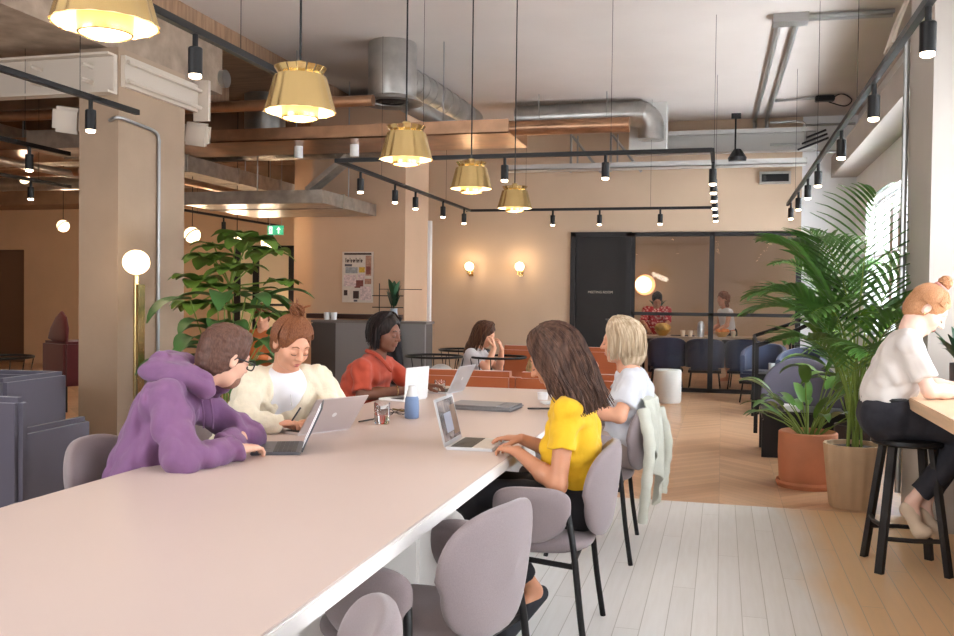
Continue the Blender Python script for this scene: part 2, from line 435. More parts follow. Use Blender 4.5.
FOLD = lambda a: (.9-1.55*np.abs(np.sin(a*.5))+.35*np.sin(a))
def surfnets(D, lo, h):
    ins = D < 0
    c = [ins[i:ins.shape[0]-1+i, j:ins.shape[1]-1+j, k:ins.shape[2]-1+k] for i in (0, 1) for j in (0, 1) for k in (0, 1)]
    al = c[0].copy(); an = c[0].copy()
    for q in c[1:]: al &= q; an |= q
    act = an & ~al
    I = np.argwhere(act); idx = np.full(act.shape, -1, np.int32); idx[act] = np.arange(len(I))
    cor = [(i, j, k) for i in (0, 1) for j in (0, 1) for k in (0, 1)]
    V = np.stack([D[I[:, 0]+i, I[:, 1]+j, I[:, 2]+k] for (i, j, k) in cor], 1)
    acc = np.zeros((len(I), 3)); cnt = np.zeros(len(I))
    for a in range(8):
        for b in range(a+1, 8):
            df = [cor[b][q]-cor[a][q] for q in range(3)]
            if sum(map(abs, df)) != 1: continue
            va, vb = V[:, a], V[:, b]; m = (va < 0) != (vb < 0)
            t = np.where(m, va/np.where(m, va-vb, 1), 0)
            for q in range(3): acc[:, q] += np.where(m, cor[a][q]+t*df[q], 0)
            cnt += m
    P = lo+(I+acc/np.maximum(cnt, 1)[:, None])*h
    F = []
    nx, ny, nz = ins.shape
    s = ins[:-1, 1:-1, 1:-1] != ins[1:, 1:-1, 1:-1]; J = np.argwhere(s)
    if len(J):
        i, j, k = J[:, 0], J[:, 1]+1, J[:, 2]+1
        q = np.stack([idx[i, j-1, k-1], idx[i, j, k-1], idx[i, j, k], idx[i, j-1, k]], 1); f = ins[i, j, k]
        q[~f] = q[~f][:, ::-1]; F.append(q)
    s = ins[1:-1, :-1, 1:-1] != ins[1:-1, 1:, 1:-1]; J = np.argwhere(s)
    if len(J):
        i, j, k = J[:, 0]+1, J[:, 1], J[:, 2]+1
        q = np.stack([idx[i-1, j, k-1], idx[i-1, j, k], idx[i, j, k], idx[i, j, k-1]], 1); f = ins[i, j, k]
        q[~f] = q[~f][:, ::-1]; F.append(q)
    s = ins[1:-1, 1:-1, :-1] != ins[1:-1, 1:-1, 1:]; J = np.argwhere(s)
    if len(J):
        i, j, k = J[:, 0]+1, J[:, 1]+1, J[:, 2]
        q = np.stack([idx[i-1, j-1, k], idx[i, j-1, k], idx[i, j, k], idx[i-1, j, k]], 1); f = ins[i, j, k]
        q[~f] = q[~f][:, ::-1]; F.append(q)
    F = np.concatenate(F); F = F[(F >= 0).all(1)]
    return P, F
# ================================================================ the setting
XR = 1.85; YB = 14.44; ZC = 4.1; YF = -2.0; XL = -15.0
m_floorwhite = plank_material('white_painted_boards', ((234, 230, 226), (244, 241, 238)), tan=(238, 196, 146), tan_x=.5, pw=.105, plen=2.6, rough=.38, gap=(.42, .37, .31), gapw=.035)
m_floorwood = herring_material('oak_herringbone', (196, 150, 112), (222, 180, 142))
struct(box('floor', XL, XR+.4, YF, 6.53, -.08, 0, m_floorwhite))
struct(box('floor', XL, XR+.4, 6.53, 19.5, -.08, 0, m_floorwood))
struct(box('ceiling', -4.9, XR+.4, YF, YB+.1, ZC, ZC+.15, m_ceil))
struct(box('ceiling', XL, -4.9, YF, 16.5, 3.95, ZC+.15, m_ribs))
# back wall right of the reception niche, with the opening for the black door and the glazed screen
mb = MB(); mb.box(-5.2, -2.30, YB, YB+.15, 0, ZC); mb.box(-2.30, 1.10, YB, YB+.15, 2.43, ZC); struct(mb.build('wall_back', m_wall))
struct(box('wall_back_right', 1.10, XR+.3, YB, YB+.15, 0, ZC, m_white))  # white here stands in for the cooler light on this end of the wall
# right wall with four window openings
wins = [(-.6, 2.6), (3.2, 5.9), (7.1, 9.6), (10.1, 13.45)]
mb = MB(); zs, zh = .98, 2.72; y = YF
for a, b in wins: mb.box(XR, XR+.3, y, a, 0, ZC); mb.box(XR, XR+.3, a, b, 0, zs); mb.box(XR, XR+.3, a, b, zh, ZC); y = b
mb.box(XR, XR+.3, y, YB+.15, 0, ZC)
struct(mb.build('wall_right', m_white))
for i, (a, b) in enumerate(wins):
    o = thing('window_%d' % (i+1), None, None); o['kind'] = 'structure'
    mb = MB(); x0, x1 = XR+.12, XR+.17
    for z0, z1 in ((zs, zs+.06), (zh-.06, zh), (zs+1.0, zs+1.04), (zs+.52, zs+.545)): mb.box(x0, x1, a, b, z0, z1)
    nm = max(2, round((b-a)/.62))
    for k in range(nm+1):
        yy = a+(b-a)*k/nm; mb.box(x0, x1, yy-.025, yy+.025, zs, zh)
    mb.build('window_frame', m_whitep, o)
    box('window_sill', XR-.04, XR+.12, a, b, zs-.03, zs, m_whitep, o)
    box('window_pane', XR+.14, XR+.146, a, b, zs, zh, mat('window_glass', (255, 255, 255), .0, trans=1.0, ior=1.02, spec=.2), o)
# wall pier and beam on the right
struct(box('trim_1', 1.20, XR, 6.1, 6.84, 0, ZC, m_brownpier))
struct(box('trim_2', 1.50, XR, YF, YB, 3.2, 3.5, m_brownpier))
# long pier on the left with the concrete beam above it
struct(box('trim_3', -5.28, -4.90, 6.77, 7.76, 0, 3.44, m_pier))
struct(box('trim_4', -6.2, -5.0, YF, 8.6, 3.44, ZC, m_concrete))
for k in range(7):
    struct(box('trim_%d' % (5+k), XL, -5.55, .5+k*2.2, .9+k*2.2, 3.55, 3.95, m_ribs))
struct(box('wall_light_block', XL, -5.0, YF-.15, YF, 0, ZC, m_walltan))  # unseen wall behind the camera, added to cut flat light on the left
# left rear wall, with a doorway and a glazed door
mb = MB(); YL = 15.5
mb.box(XL, -14.4, YL, YL+.15, 0, 3.95); mb.box(-14.4, -13.35, YL, YL+.15, 2.24, 3.95)
mb.box(-13.35, -8.72, YL, YL+.15, 0, 3.95); mb.box(-8.72, -7.50, YL, YL+.15, 2.30, 3.95); mb.box(-7.50, -5.0, YL, YL+.15, 0, 3.95)
struct(mb.build('wall_rear_left', m_walltan))
struct(box('wall_left', XL-.15, XL, YF, YL, 0, 3.95, m_walltan))
struct(box('trim_20', -14.9, -13.0, YL+.2, YL+.3, 0, 3, mat('rear_panel_brown', (120, 92, 70), .8)))
o = thing('door_1', None, None); o['kind'] = 'structure'
mb = MB()
for xx in (-8.72, -8.34, -7.62): mb.box(xx, xx+.12, YL-.04, YL+.04, 0, 2.30)
mb.box(-8.72, -7.50, YL-.04, YL+.04, 2.24, 2.30); mb.box(-8.66, -7.6, YL-.02, YL+.02, 1.2, 1.24); mb.build('door_frame', m_frame, o)
box('door_panel', -8.66, -7.6, YL-.01, YL+.005, .05, 2.26, mat('cream_blind', (244, 222, 186), .7), o)
# boxed reception core that carries the poster, and its white corner
struct(box('wall_reception', -5.26, -3.96, 11.35, 12.32, 0, 4.0, m_wallpink))
struct(box('trim_21', -5.93, -5.2, 12.2, 12.5, 0, 4.0, m_wallpink))
struct(box('trim_22', -3.96, -3.92, 12.30, 12.38, 0, 2.45, m_whitep))
# soffit over the rear left
struct(box('trim_23', XL, -5.93, 14.6, 15.5, 3.02, 3.95, m_ribs))
struct(box('baseboard_back', -5.2, -2.3, YB-.02, YB, 0, .12, m_wall))

# black door beside the screen, and the glazed screen
o = thing('door_2', None, None); o['kind'] = 'structure'
mb = MB(); mb.box(-2.30, -2.22, YB-.04, YB+.1, 0, 2.43); mb.box(-1.44, -1.36, YB-.04, YB+.1, 0, 2.43); mb.box(-2.30, -1.36, YB-.04, YB+.1, 2.36, 2.43); mb.build('door_frame', m_frame, o)
box('door_leaf', -2.22, -1.44, YB, YB+.05, .01, 2.36, m_blackpaint, o, .004)
MB().tube([(-1.52, YB-.06, .95), (-1.52, YB-.06, 1.15)], .012).build('door_handle', m_black, o)
o = thing('window_5', None, None); o['kind'] = 'structure'
mb = MB(); xs = [-1.38, -.20, 1.04]
for xx in xs: mb.box(xx, xx+.075, YB-.03, YB+.05, 0, 2.42)
for z0, z1 in ((2.36, 2.42), (1.155, 1.205), (0, .06)): mb.box(-1.38, 1.1, YB-.03, YB+.05, z0, z1)
mb.build('window_frame', m_frame, o)
for a, b in ((-1.3, -.2), (-.125, 1.04)): box('window_pane', a, b, YB+.005, YB+.012, .06, 2.36, mat('screen_glass', (252, 250, 248), .0, trans=1.0, ior=1.25, spec=.5), o)
# lettering on the black door
def text(name, s, loc, size, m, parent=None, rot=(PI/2, 0, 0), ext=.001, align='CENTER'):
    cu = bpy.data.curves.new(name, 'FONT'); cu.body = s; cu.size = size; cu.extrude = ext; cu.align_x = align; cu.align_y = 'CENTER'
    tmp = bpy.data.objects.new(name, cu); COL.objects.link(tmp)
    me = bpy.data.meshes.new_from_object(tmp.evaluated_get(bpy.context.evaluated_depsgraph_get()))
    COL.objects.unlink(tmp); bpy.data.objects.remove(tmp)
    o = bpy.data.objects.new(name, me); COL.objects.link(o); me.materials.clear(); me.materials.append(m)
    o.location = loc; o.rotation_euler = rot
    if parent: o.parent = parent
    return o
text('door_lettering', 'MEETING ROOM', (-1.83, YB-.003, 1.50), .052, m_steel, bpy.data.objects['door_2'])

# room behind the glass
mb = MB(); mb.box(-4.6, 3.2, 18.2, 18.35, 0, 2.75); mb.box(-4.7, -4.6, YB+.15, 18.3, 0, 2.75); mb.box(3.1, 3.25, YB+.15, 18.3, 0, 2.75)
struct(mb.build('wall_meeting_room', m_wall))
struct(box('ceiling', -4.7, 3.25, YB+.15, 18.35, 2.75, 2.85, m_ceil))

# ---------------------------------------------------------------- steel channel bolted to the left pier
t = thing('steel_channel', 'pale painted steel channel bolted across the top of the left pier', 'beam', (-8.23, 6.74, 3.04))
mb = MB(); mb.box(-6.5, 3.33, -.03, .02, 0, .33, .004); mb.box(-6.5, 3.33, -.11, -.03, .31, .33); mb.box(-6.5, 3.33, -.11, -.03, 0, .02); mb.build('web', m_steel, t, True)
for xx in (2.62, 3.12):
    for zz in (.10, .23):
        MB().tube([(xx, -.17, zz), (xx, .0, zz)], .018, 8).build('bolt', m_steel, t, True)
t = thing('steel_channel', 'pale steel channel running along the inner face of the left pier', 'beam', (-4.88, 7.3, 3.12))
mb = MB(); mb.box(-.02, .02, -.5, .62, 0, .26); mb.tube([(.05, -.5, .04), (.05, .62, .04)], .02, 8); mb.tube([(.05, -.5, .2), (.05, .62, .2)], .02, 8); mb.build('web', m_steel, t)
box('end_plate', -.03, .13, .62, .66, -.08, .30, m_steel, t)
# conduit on the left pier
o = MB().tube(smooth_path([(-4.97, 6.75, 2.83), (-4.88, 6.75, 2.85), (-4.88, 7.0, 2.84), (-4.88, 7.26, 2.82), (-4.88, 7.32, 2.74), (-4.88, 7.32, 2.5), (-4.88, 7.32, .05)], 5), .016, 8).build('conduit', m_pipe, None, True)
tag(o, 'grey metal conduit bending down the inner face of the left pier', 'pipe')
for (x_, y_, z_) in ((-5.48, 6.9, 2.88), (-4.98, 8.1, 2.95)):
    mb = MB(); mb.box(-.12, .12, -.10, .10, -.11, .11, .03); o = mb.build('wall_speaker', m_steel, None, True); o.location = (x_, y_, z_); o.rotation_euler = (.2, .1, .4)
    tag(o, 'pale boxy speaker %s the left pier' % ('mounted in front of' if y_ < 7.5 else 'on the far side of'), 'speaker')

# ---------------------------------------------------------------- ducts and services under the ceiling
def round_duct_drop(x, y, d, zb, label):
    t = thing('ceiling_air_diffuser', label, 'air vent', (x, y, 0), 0, 'round ceiling air diffusers')
    r = d/2
    MB().lathe([(r*.96, ZC), (r, ZC-.03), (r, zb+.05), (r*.98, zb+.02), (r*.6, zb+.02)], 40).build('drum', m_galv, t, True)
    MB().lathe([(r, zb+.06), (r*1.28, zb+.01), (r*1.3, zb), (r*1.15, zb-.012), (r*.8, zb+.01), (r*.8, zb+.04)], 40).build('flange', m_galv, t, True)
    MB().lathe([(r*.8, zb+.03), (r*.5, zb+.005), (r*.45, zb+.02), (.02, zb+.0)], 40).build('cone', m_dark, t, True)
    return t
round_duct_drop(-3.46, 9.45, .52, 3.46, 'larger grey round air drum hanging beside the elbowed ceiling duct')
round_duct_drop(-5.72, 10.9, .52, 3.42, 'grey round air drum behind the largest pendant lamp in view')
def duct(name, pts, r, m, label, cat='duct', rings=True, n=24):
    mb = MB(); P = smooth_path(pts, 6) if len(pts) > 2 else [Vector(p) for p in pts]
    mb.tube(P, r, n)
    if rings:
        L = 0; last = P[0]
        for i in range(1, len(P)):
            seg = (P[i]-P[i-1]); ns = max(1, int(seg.length/.8))
            for k in range(ns):
                a = P[i-1]+seg*(k/ns); dd = seg.normalized()*.02
                mb.tube([a-dd, a+dd], r*1.04, n)
    return tag(mb.build(name, m, None, True), label, cat)
duct('round_duct', [(-3.7, 9.95, 3.93), (-3.52, 10.8, 3.88), (-3.35, 12.3, 3.80)], .17, m_galv, 'shiny round duct running back from the larger air drum')
duct('round_duct', [(-3.45, 9.9, 3.55), (-3.2, 10.9, 3.45)], .10, m_galv, 'short thin round duct below the larger air drum')
duct('round_duct', [(-2.8, 12.75, 3.90), (-1.3, 12.75, 3.90), (-1.06, 12.77, 3.87), (-.97, 12.8, 3.74), (-.97, 12.8, 3.55)], .17, m_galv, 'shiny elbowed round duct under the ceiling near the back wall')
duct('round_duct', [(-2.8, 12.2, 3.66), (-1.2, 12.2, 3.66)], .10, m_copper, 'copper-toned round duct in front of the elbowed duct')
o = box('duct_box', -1.28, -.78, 13.0, 13.4, 3.45, 4.1, m_greybeam); tag(o, 'grey square duct box at the end of the elbowed duct', 'duct')
# long reflective trays that run across the hall
def tray(x0, x1, y0, y1, z0, z1, m, label, name='cable_tray'):
    mb = MB(); mb.box(x0, x1, y0, y1, z0, z0+.012); mb.box(x0, x1, y0, y0+.012, z0, z1); mb.box(x0, x1, y1-.012, y1, z0, z1)
    return tag(mb.build(name, m), label, 'cable tray')
tray(-12.5, -2.12, 9.2, 10.15, 3.06, 3.20, m_copper, 'wide copper-toned tray crossing the hall above the pendants')
tray(-12.5, -2.6, 10.35, 10.62, 3.25, 3.4, m_galv2, 'narrow grey tray just behind the copper-toned tray')
duct('pipe_run', [(-12.5, 9.0, 3.42), (-3.5, 9.0, 3.40)], .06, m_copper, 'copper pipe above the wide tray', 'pipe', False, 10)
duct('pipe_run', [(-12.5, 11.2, 3.33), (-4.0, 11.2, 3.30)], .14, m_galv2, 'thick lagged pipe crossing behind the trays', 'pipe')
duct('pipe_run', [(-12.5, 8.6, 3.62), (-4.95, 8.6, 3.60)], .09, m_galv, 'thick shiny pipe near the left ceiling boards', 'pipe')
def boxduct(x0, x1, y0, y1, z0, z1, m, label):
    mb = MB(); mb.box(x0, x1, y0, y1, z0, z1)
    k = y0+.6
    while k < y1: mb.box(x0-.012, x1+.012, k-.02, k+.02, z0-.012, z1+.012); k += 1.2
    return tag(mb.build('rectangular_duct', m), label, 'duct')
boxduct(-6.95, -6.2, 8.1, 13.6, 2.86, 3.05, m_galv2, 'rectangular duct running back beyond the left pier')
boxduct(-6.1, -4.35, 9.65, 11.33, 2.43, 2.58, m_galv2, 'wide flat duct ending in front of the poster wall')
boxduct(-9.6, -9.0, 3.0, 14.0, 3.3, 3.55, m_galv2, 'rectangular duct high up on the far left')
duct('pipe_run', [(-6.15, 8.2, 2.72), (-6.15, 11.9, 2.72)], .045, m_copper, 'slim copper pipe under the rectangular duct', 'pipe', False, 10)
duct('pipe_run', [(-8.3, 7.0, 2.95), (-8.3, 14.0, 2.95)], .05, m_pipe, 'slim pipe on the far left running back', 'pipe', False, 10)
duct('pipe_run', [(-12.0, 10.5, 3.0), (-6.9, 10.5, 2.98)], .06, m_copper, 'copper pipe crossing the far left bay', 'pipe', False, 10)
duct('pipe_run', [(-12.0, 12.5, 3.12), (-6.9, 12.5, 3.10)], .11, m_galv, 'thick pipe crossing the far left bay', 'pipe')
mb = MB(); mb.obox((-4.55, 10.3, 2.84), Vector((.80, 0, .60)).normalized(), (0, 1, 0), Vector((-.48, 0, .88)).normalized(), .32, .12, .03)
tag(mb.build('sloping_duct', m_galv2), 'short sloping duct joining the tray to the low flat duct', 'duct')
# hanger rods (one set per tray)
for i, (x_, y_, z_) in enumerate([(-2.9, 9.5, 3.2), (-4.6, 9.5, 3.2), (-6.3, 9.5, 3.2), (-8.2, 9.5, 3.2), (-4.6, 11.0, 2.58), (-5.9, 11.05, 2.58), (-1.9, 12.75, 4.0), (-2.5, 12.75, 4.0), (-2.4, 12.2, 3.75), (-1.5, 12.2, 3.75), (-6.5, 9.0, 3.05), (-6.6, 12, 3.05)]):
    tag(MB().cyl((x_, y_), .008, z_, ZC if x_ > -4.9 else 3.95, 6).build('hanger_rod', m_pipe), 'thin metal rod holding up the ducts and trays', 'rod', 'hanger rods')
# small white sensor heads under the tray
for x_ in (-4.62, -3.95):
    o = MB().cyl((x_, 9.6), .05, 2.93, 3.06, 14).build('sensor_head', m_white, None, True); tag(o, 'white cylinder fitting under the copper-toned tray, %s of two' % ('left' if x_ < -4.3 else 'right'), 'fitting')
# grey beam with hangers against the back wall
t = thing('grey_beam', 'pale grey steel beam lying along the top of the back wall', 'beam', (-.3, 14.1, 3.55))
mb = MB(); mb.box(-1.0, 1.55, -.12, .1, .0, .06); mb.box(-1.0, 1.55, -.02, .02, .06, .26); mb.box(-1.0, 1.55, -.12, .1, .26, .32); mb.build('flanges', m_greybeam, t)
for xx in (-2.25, -1.65):
    mb = MB(); mb.tube([(xx, 14.0, 4.1), (xx, 14.0, 3.3)], .02, 6); mb.tube([(xx+.02, 14.0, 3.85), (xx+.45, 14.1, 3.3)], .022, 6); mb.tube([(xx+.1, 14.0, 3.85), (xx+.1, 14.0, 3.35)], .014, 6)
    tag(mb.build('pipe_bracket', m_pipe), 'diagonal metal bracket below the elbowed duct, %s of the pair' % ('left' if xx < -2 else 'right'), 'bracket')
tray(-3.2, 1.1, 13.6, 13.9, 3.30, 3.38, m_greybeam, 'long pale tray below the grey beam on the back wall')
# conduits on the ceiling at the right
for dx in (0, .17):
    o = MB().tube(smooth_path([(.48+dx, 9.3, ZC-.03), (.46+dx, 11.6, ZC-.03), (.42+dx, 14.25, ZC-.03), (.42+dx, 14.38, ZC-.1), (.42+dx, 14.38, ZC-.5)], 5), .028, 8).build('conduit', m_pipe, None, True)
    tag(o, '%s of the twin conduits running back along the ceiling' % ('left' if dx == 0 else 'right'), 'pipe')
    o = MB().tube([(.48+dx, 9.3+dx*.6-.02, ZC-.03), (1.49, 9.3+dx*.7, ZC-.03)], .022, 8).build('conduit', m_pipe, None, True)
    tag(o, '%s of the twin conduits crossing the ceiling to the right wall beam' % ('front' if dx == 0 else 'rear'), 'pipe')
o = box('junction_box', .42, .74, 9.24, 9.44, ZC-.08, ZC, m_pipe); tag(o, 'metal junction box where the ceiling conduits turn', 'junction box')
def cpath(pts, label, r=.018): return tag(MB().tube(smooth_path(pts, 5), r, 8).build('conduit', m_pipe, None, True), label, 'pipe')
cpath([(.64, 13.1, ZC-.03), (.9, 13.05, ZC-.03), (1.2, 13.0, ZC-.03)], 'short conduit branching to the black ceiling fitting')
cpath([(.62, 14.0, 3.95), (1.0, 14.0, 3.95), (1.1, 14.0, 3.88), (1.1, 14.0, 3.6)], 'bent conduit dropping behind the grey beam')
cpath([(.62, 13.9, 3.62), (1.02, 13.9, 3.62)], 'short straight conduit above the grey beam')
cpath([(1.1, 14.3, 3.95), (1.8, 14.3, 3.95)], 'conduit along the top of the back wall at the right')
cpath([(1.2, 13.4, 3.42), (1.85, 13.4, 3.42)], 'thin conduit crossing low to the right wall')
cpath([(1.17, 6.80, .1), (1.17, 6.80, 3.2)], 'grey conduit down the edge of the brown wall pier', .02)
t = thing('ceiling_fitting', 'small black ceiling fitting with a looped cable', 'fitting', (1.25, 12.96, ZC))
box('body', -.12, .12, -.06, .06, -.09, -.02, m_black, t, .01)
MB().tube(smooth_path([(.05, 0, -.08), (.2, 0, .0), (.33, 0, -.08), (.25, 0, -.16), (.05, 0, -.1)], 6), .008, 6).build('cable', m_black, t, True)
t = thing('ceiling_fitting', 'black projector-like fitting hung by a rod over the grey beam', 'fitting', (.17, 13.6, 3.4))
MB().lathe([(.0, .13), (.05, .12), (.13, .0), (.12, -.05), (0, -.05)], 20).build('body', m_black, t, True); MB().cyl((-.03, 0), .012, .1, .6, 8).build('rod', m_black, t); box('bracket', -.09, .04, -.03, .03, .55, .62, m_black, t)
for k in range(3):
    o = MB().obox((1.2+.02*k, 13.95, 3.62+.07*k), Vector((.9, 0, .35)).normalized(), (0, 1, 0), Vector((-.35, 0, .9)).normalized(), .22-.04*k, .03, .012).build('cable_lug', m_black)
    tag(o, 'black flat lug beside the bent conduit, number %s from the bottom' % ('one', 'two', 'three')[k], 'fitting')
t = thing('wall_vent', 'small black vent high on the back wall right of the track', 'air vent', (.72, 14.4, 3.2)); box('frame', -.22, .22, -.05, .03, -.08, .1, m_galv, t); box('grille', -.19, .19, -.06, -.05, -.05, .06, m_black, t)
o = box('air_conditioner', 1.35, 1.78, 4.6, 5.5, 2.95, 3.3, m_steel, None, .02); tag(o, 'pale box unit at the top of the right wall', 'air conditioner')
mb = MB(); P = [(1.48-.35*math.sin(a*.9), 7.6, 4.05-.75*(a/1.2)) for a in [i*.15 for i in range(9)]]
vs = []; 
for (a, b, c) in P: vs += [(a, b-.18, c), (a, b+.18, c), (a+.02, b+.18, c), (a+.02, b-.18, c)]
fs = []
for i in range(len(P)-1):
    for k in range(4): fs.append((i*4+k, i*4+(k+1) % 4, (i+1)*4+(k+1) % 4, (i+1)*4+k))
mb.add(vs, fs); tag(mb.build('curved_brace', m_steel, None, True), 'curved steel brace under the ceiling by the right wall beam', 'brace')

# ---------------------------------------------------------------- lighting tracks and spots
def track(p0, p1, label, hang=True):
    t = thing('lighting_track', label, 'light track', p0)
    v = Vector(p1)-Vector(p0); d = v.normalized(); s_ = Vector((-d.y, d.x, 0))
    MB().obox(v/2, d, s_, (0, 0, 1), v.length/2, .017, .018).build('rail', m_black, t)
    n = max(2, int(v.length/3)+1)
    for k in range(n):
        q = v*((k+.5)/n); top = (ZC if p0[0]+q.x > -4.9 else 3.95)-p0[2]
        MB().cyl((q.x, q.y), .0022, .01, top, 5).build('hanging_wire', m_black, t)
    return t
track((.82, 2.6, 2.65), (.80, 12.75, 2.65), 'long black track running back along the windows')
track((-.10, 7.95, 2.63), (-.10, 12.8, 2.63), 'black track seen end-on at the right side of the rectangle')
track((-3.45, 7.95, 2.63), (-.10, 7.95, 2.63), 'black track forming the near side of the ceiling rectangle')
track((-3.55, 12.8, 2.63), (-.10, 12.8, 2.63), 'black track forming the far side of the ceiling rectangle')
track((-3.45, 7.95, 2.63), (-3.5, 12.8, 2.63), 'black track forming the left side of the ceiling rectangle')
track((-2.48, 2.7, 2.65), (-2.46, 5.0, 2.65), 'black track over the left half of the table')
track((-3.98, 3.3, 2.65), (-3.97, 5.7, 2.65), 'black track in front of the left pier')
track((-5.72, 5.0, 2.64), (-5.72, 7.2, 2.64), 'upper black track behind the left pier')
track((-7.45, 7.3, 2.64), (-7.45, 9.4, 2.64), 'lower black track on the far left')
track((-7.70, 11.6, 2.63), (-7.65, 15.3, 2.63), 'black track over the globe pendants')
def make_spot():
    t = thing('track_spotlight', '', 'spotlight', (0, 0, 0))
    MB().cyl((0, 0), .014, -.075, 0, 8).build('stem', m_black, t)
    MB().lathe([(0.0, -.07), (.030, -.07), (.034, -.075), (.034, -.20), (.030, -.20), (.029, -.19)], 20).build('can', m_black, t, True)
    MB().lathe([(.029, -.19), (.0295, -.213), (.02, -.218), (.0005, -.219)], 20).build('lens', m_spotglow, t)
    return t
proto_spot = make_spot(); used_spot = False
def spot(x, y, z, label, group=None, rz=0, power=0, col=(1, .82, .62), tilt=0):
    global used_spot
    if not used_spot: o = proto_spot; used_spot = True; o.location = (x, y, z)
    else: o = dup(proto_spot, (x, y, z))
    o.rotation_euler = (tilt, 0, rz); o['label'] = label
    if group: o['group'] = group
    if power:
        l = bpy.data.lights.new('spot_beam', 'SPOT'); l.energy = power; l.color = col; l.spot_size = math.radians(75); l.spot_blend = .8; l.shadow_soft_size = .03
        q = bpy.data.objects.new('spot_beam', l); COL.objects.link(q); q.parent = o; q.location = (0, 0, -.21)
    return o
ordn = ['nearest', 'second', 'third', 'fourth', 'fifth', 'sixth', 'seventh', 'eighth']
for i, yy in enumerate((4.30, 5.75, 7.25, 8.95, 10.0, 11.2, 12.4)):
    spot(.82, yy, 2.64, '%s black spotlight on the long window track' % ordn[i], 'spots on the window track', power=7)
for i, xx in enumerate((-1.86, -.98)): spot(xx, 7.95, 2.62, '%s black spotlight on the near side of the ceiling rectangle' % ('left' if i == 0 else 'right'), 'spots on the ceiling rectangle', power=8)
for i, xx in enumerate((-2.3, -1.65, -.83)): spot(xx, 12.8, 2.62, '%s of three black spotlights on the far side of the ceiling rectangle' % ('left', 'middle', 'right')[i], 'spots on the ceiling rectangle', power=6)
for i, yy in enumerate((8.5, 9.2, 9.95, 10.75, 11.6, 12.4)): spot(-.10, yy, 2.62, '%s spotlight of the row seen end-on under the rectangle' % ordn[i], 'spots on the ceiling rectangle', power=0)
for i, yy in enumerate((8.6, 9.6, 10.3, 11.4, 12.4)): spot(-3.47, yy, 2.62, '%s black spotlight on the left side of the ceiling rectangle' % ordn[i], 'spots on the ceiling rectangle', power=8)
spot(-2.47, 4.0, 2.64, 'black spotlight on the track over the left half of the table', power=12)
spot(-3.97, 5.2, 2.64, 'black spotlight on the track in front of the left pier', power=26)
spot(-5.72, 6.7, 2.63, 'black spotlight on the upper track behind the left pier', power=420, col=(1, .74, .5))
spot(-7.45, 8.75, 2.63, 'black spotlight on the lower far left track', power=420, col=(1, .74, .5))
spot(-7.69, 13.3, 2.62, 'black spotlight over the leftmost globe pendant', power=420, col=(1, .74, .5))
spot(-7.67, 14.9, 2.62, 'black spotlight left of the green exit sign', power=420, col=(1, .74, .5))

# ---------------------------------------------------------------- brass pendants over the table
def make_pendant():
    t = thing('brass_pendant_lamp', '', 'pendant lamp', (0, 0, 0), 0, 'brass pendants over the long table')
    MB().cyl((0, 0), .0045, .20, ZC-2.05, 8).build('cord', m_black, t, True)
    MB().lathe([(.0, .215), (.02, .215), (.022, .21), (.022, .18), (.05, .17), (.078, .165)], 24).build('cap', m_brass, t, True)
    # notched crown: flaring petals
    mb = MB(); n = 16
    for k in range(n):
        a0, a1 = 2*PI*(k+.08)/n, 2*PI*(k+.92)/n
        vs = [(.076*math.cos(a0), .076*math.sin(a0), .160), (.076*math.cos(a1), .076*math.sin(a1), .160), (.098*math.cos(a1), .098*math.sin(a1), .192), (.098*math.cos(a0), .098*math.sin(a0), .192)]
        vs += [(v[0]*.97, v[1]*.97, v[2]) for v in vs]
        mb.add(vs, [(0, 1, 2, 3), (7, 6, 5, 4), (0, 4, 5, 1), (1, 5, 6, 2), (2, 6, 7, 3), (3, 7, 4, 0)])
    mb.build('crown', m_brass, t)
    MB().lathe([(.070, .168), (.094, .160), (.098, .152), (.130, .032), (.133, .026)], 96, flute=16, fa=.022).build('shade', m_brass, t, True)
    MB().lathe([(.128, .026), (.094, .15), (.07, .16)], 48).build('shade_lining', m_shadein, t, True)
    MB().lathe([(.069, .15), (.069, .003), (.066, .0), (.063, .003), (.063, .02)], 40).build('inner_ring', m_brass, t, True)
    MB().lathe([(.063, .008), (.04, .004), (.0005, .003)], 32).build('diffuser', m_bulb, t, True)
    l = bpy.data.lights.new('pendant_light', 'POINT'); l.energy = 5; l.color = (1, .86, .68); l.shadow_soft_size = .06
    q = bpy.data.objects.new('pendant_light', l); COL.objects.link(q); q.parent = t; q.location = (0, 0, -.07)
    return t
pl = make_pendant()
lab = ['nearest brass pendant lamp, cut off at the top left of the photo', 'largest fully visible brass pendant lamp, over the near table end', 'third brass pendant lamp from the camera', 'fourth brass pendant lamp from the camera', 'farthest and smallest brass pendant lamp over the table']
for i, yy in enumerate((2.08, 3.22, 4.43, 5.68, 6.95)):
    o = pl if i == 0 else dup(pl); o.location = (-1.545, yy, 2.045); o['label'] = lab[i]; o.rotation_euler = (0, 0, i*.3)

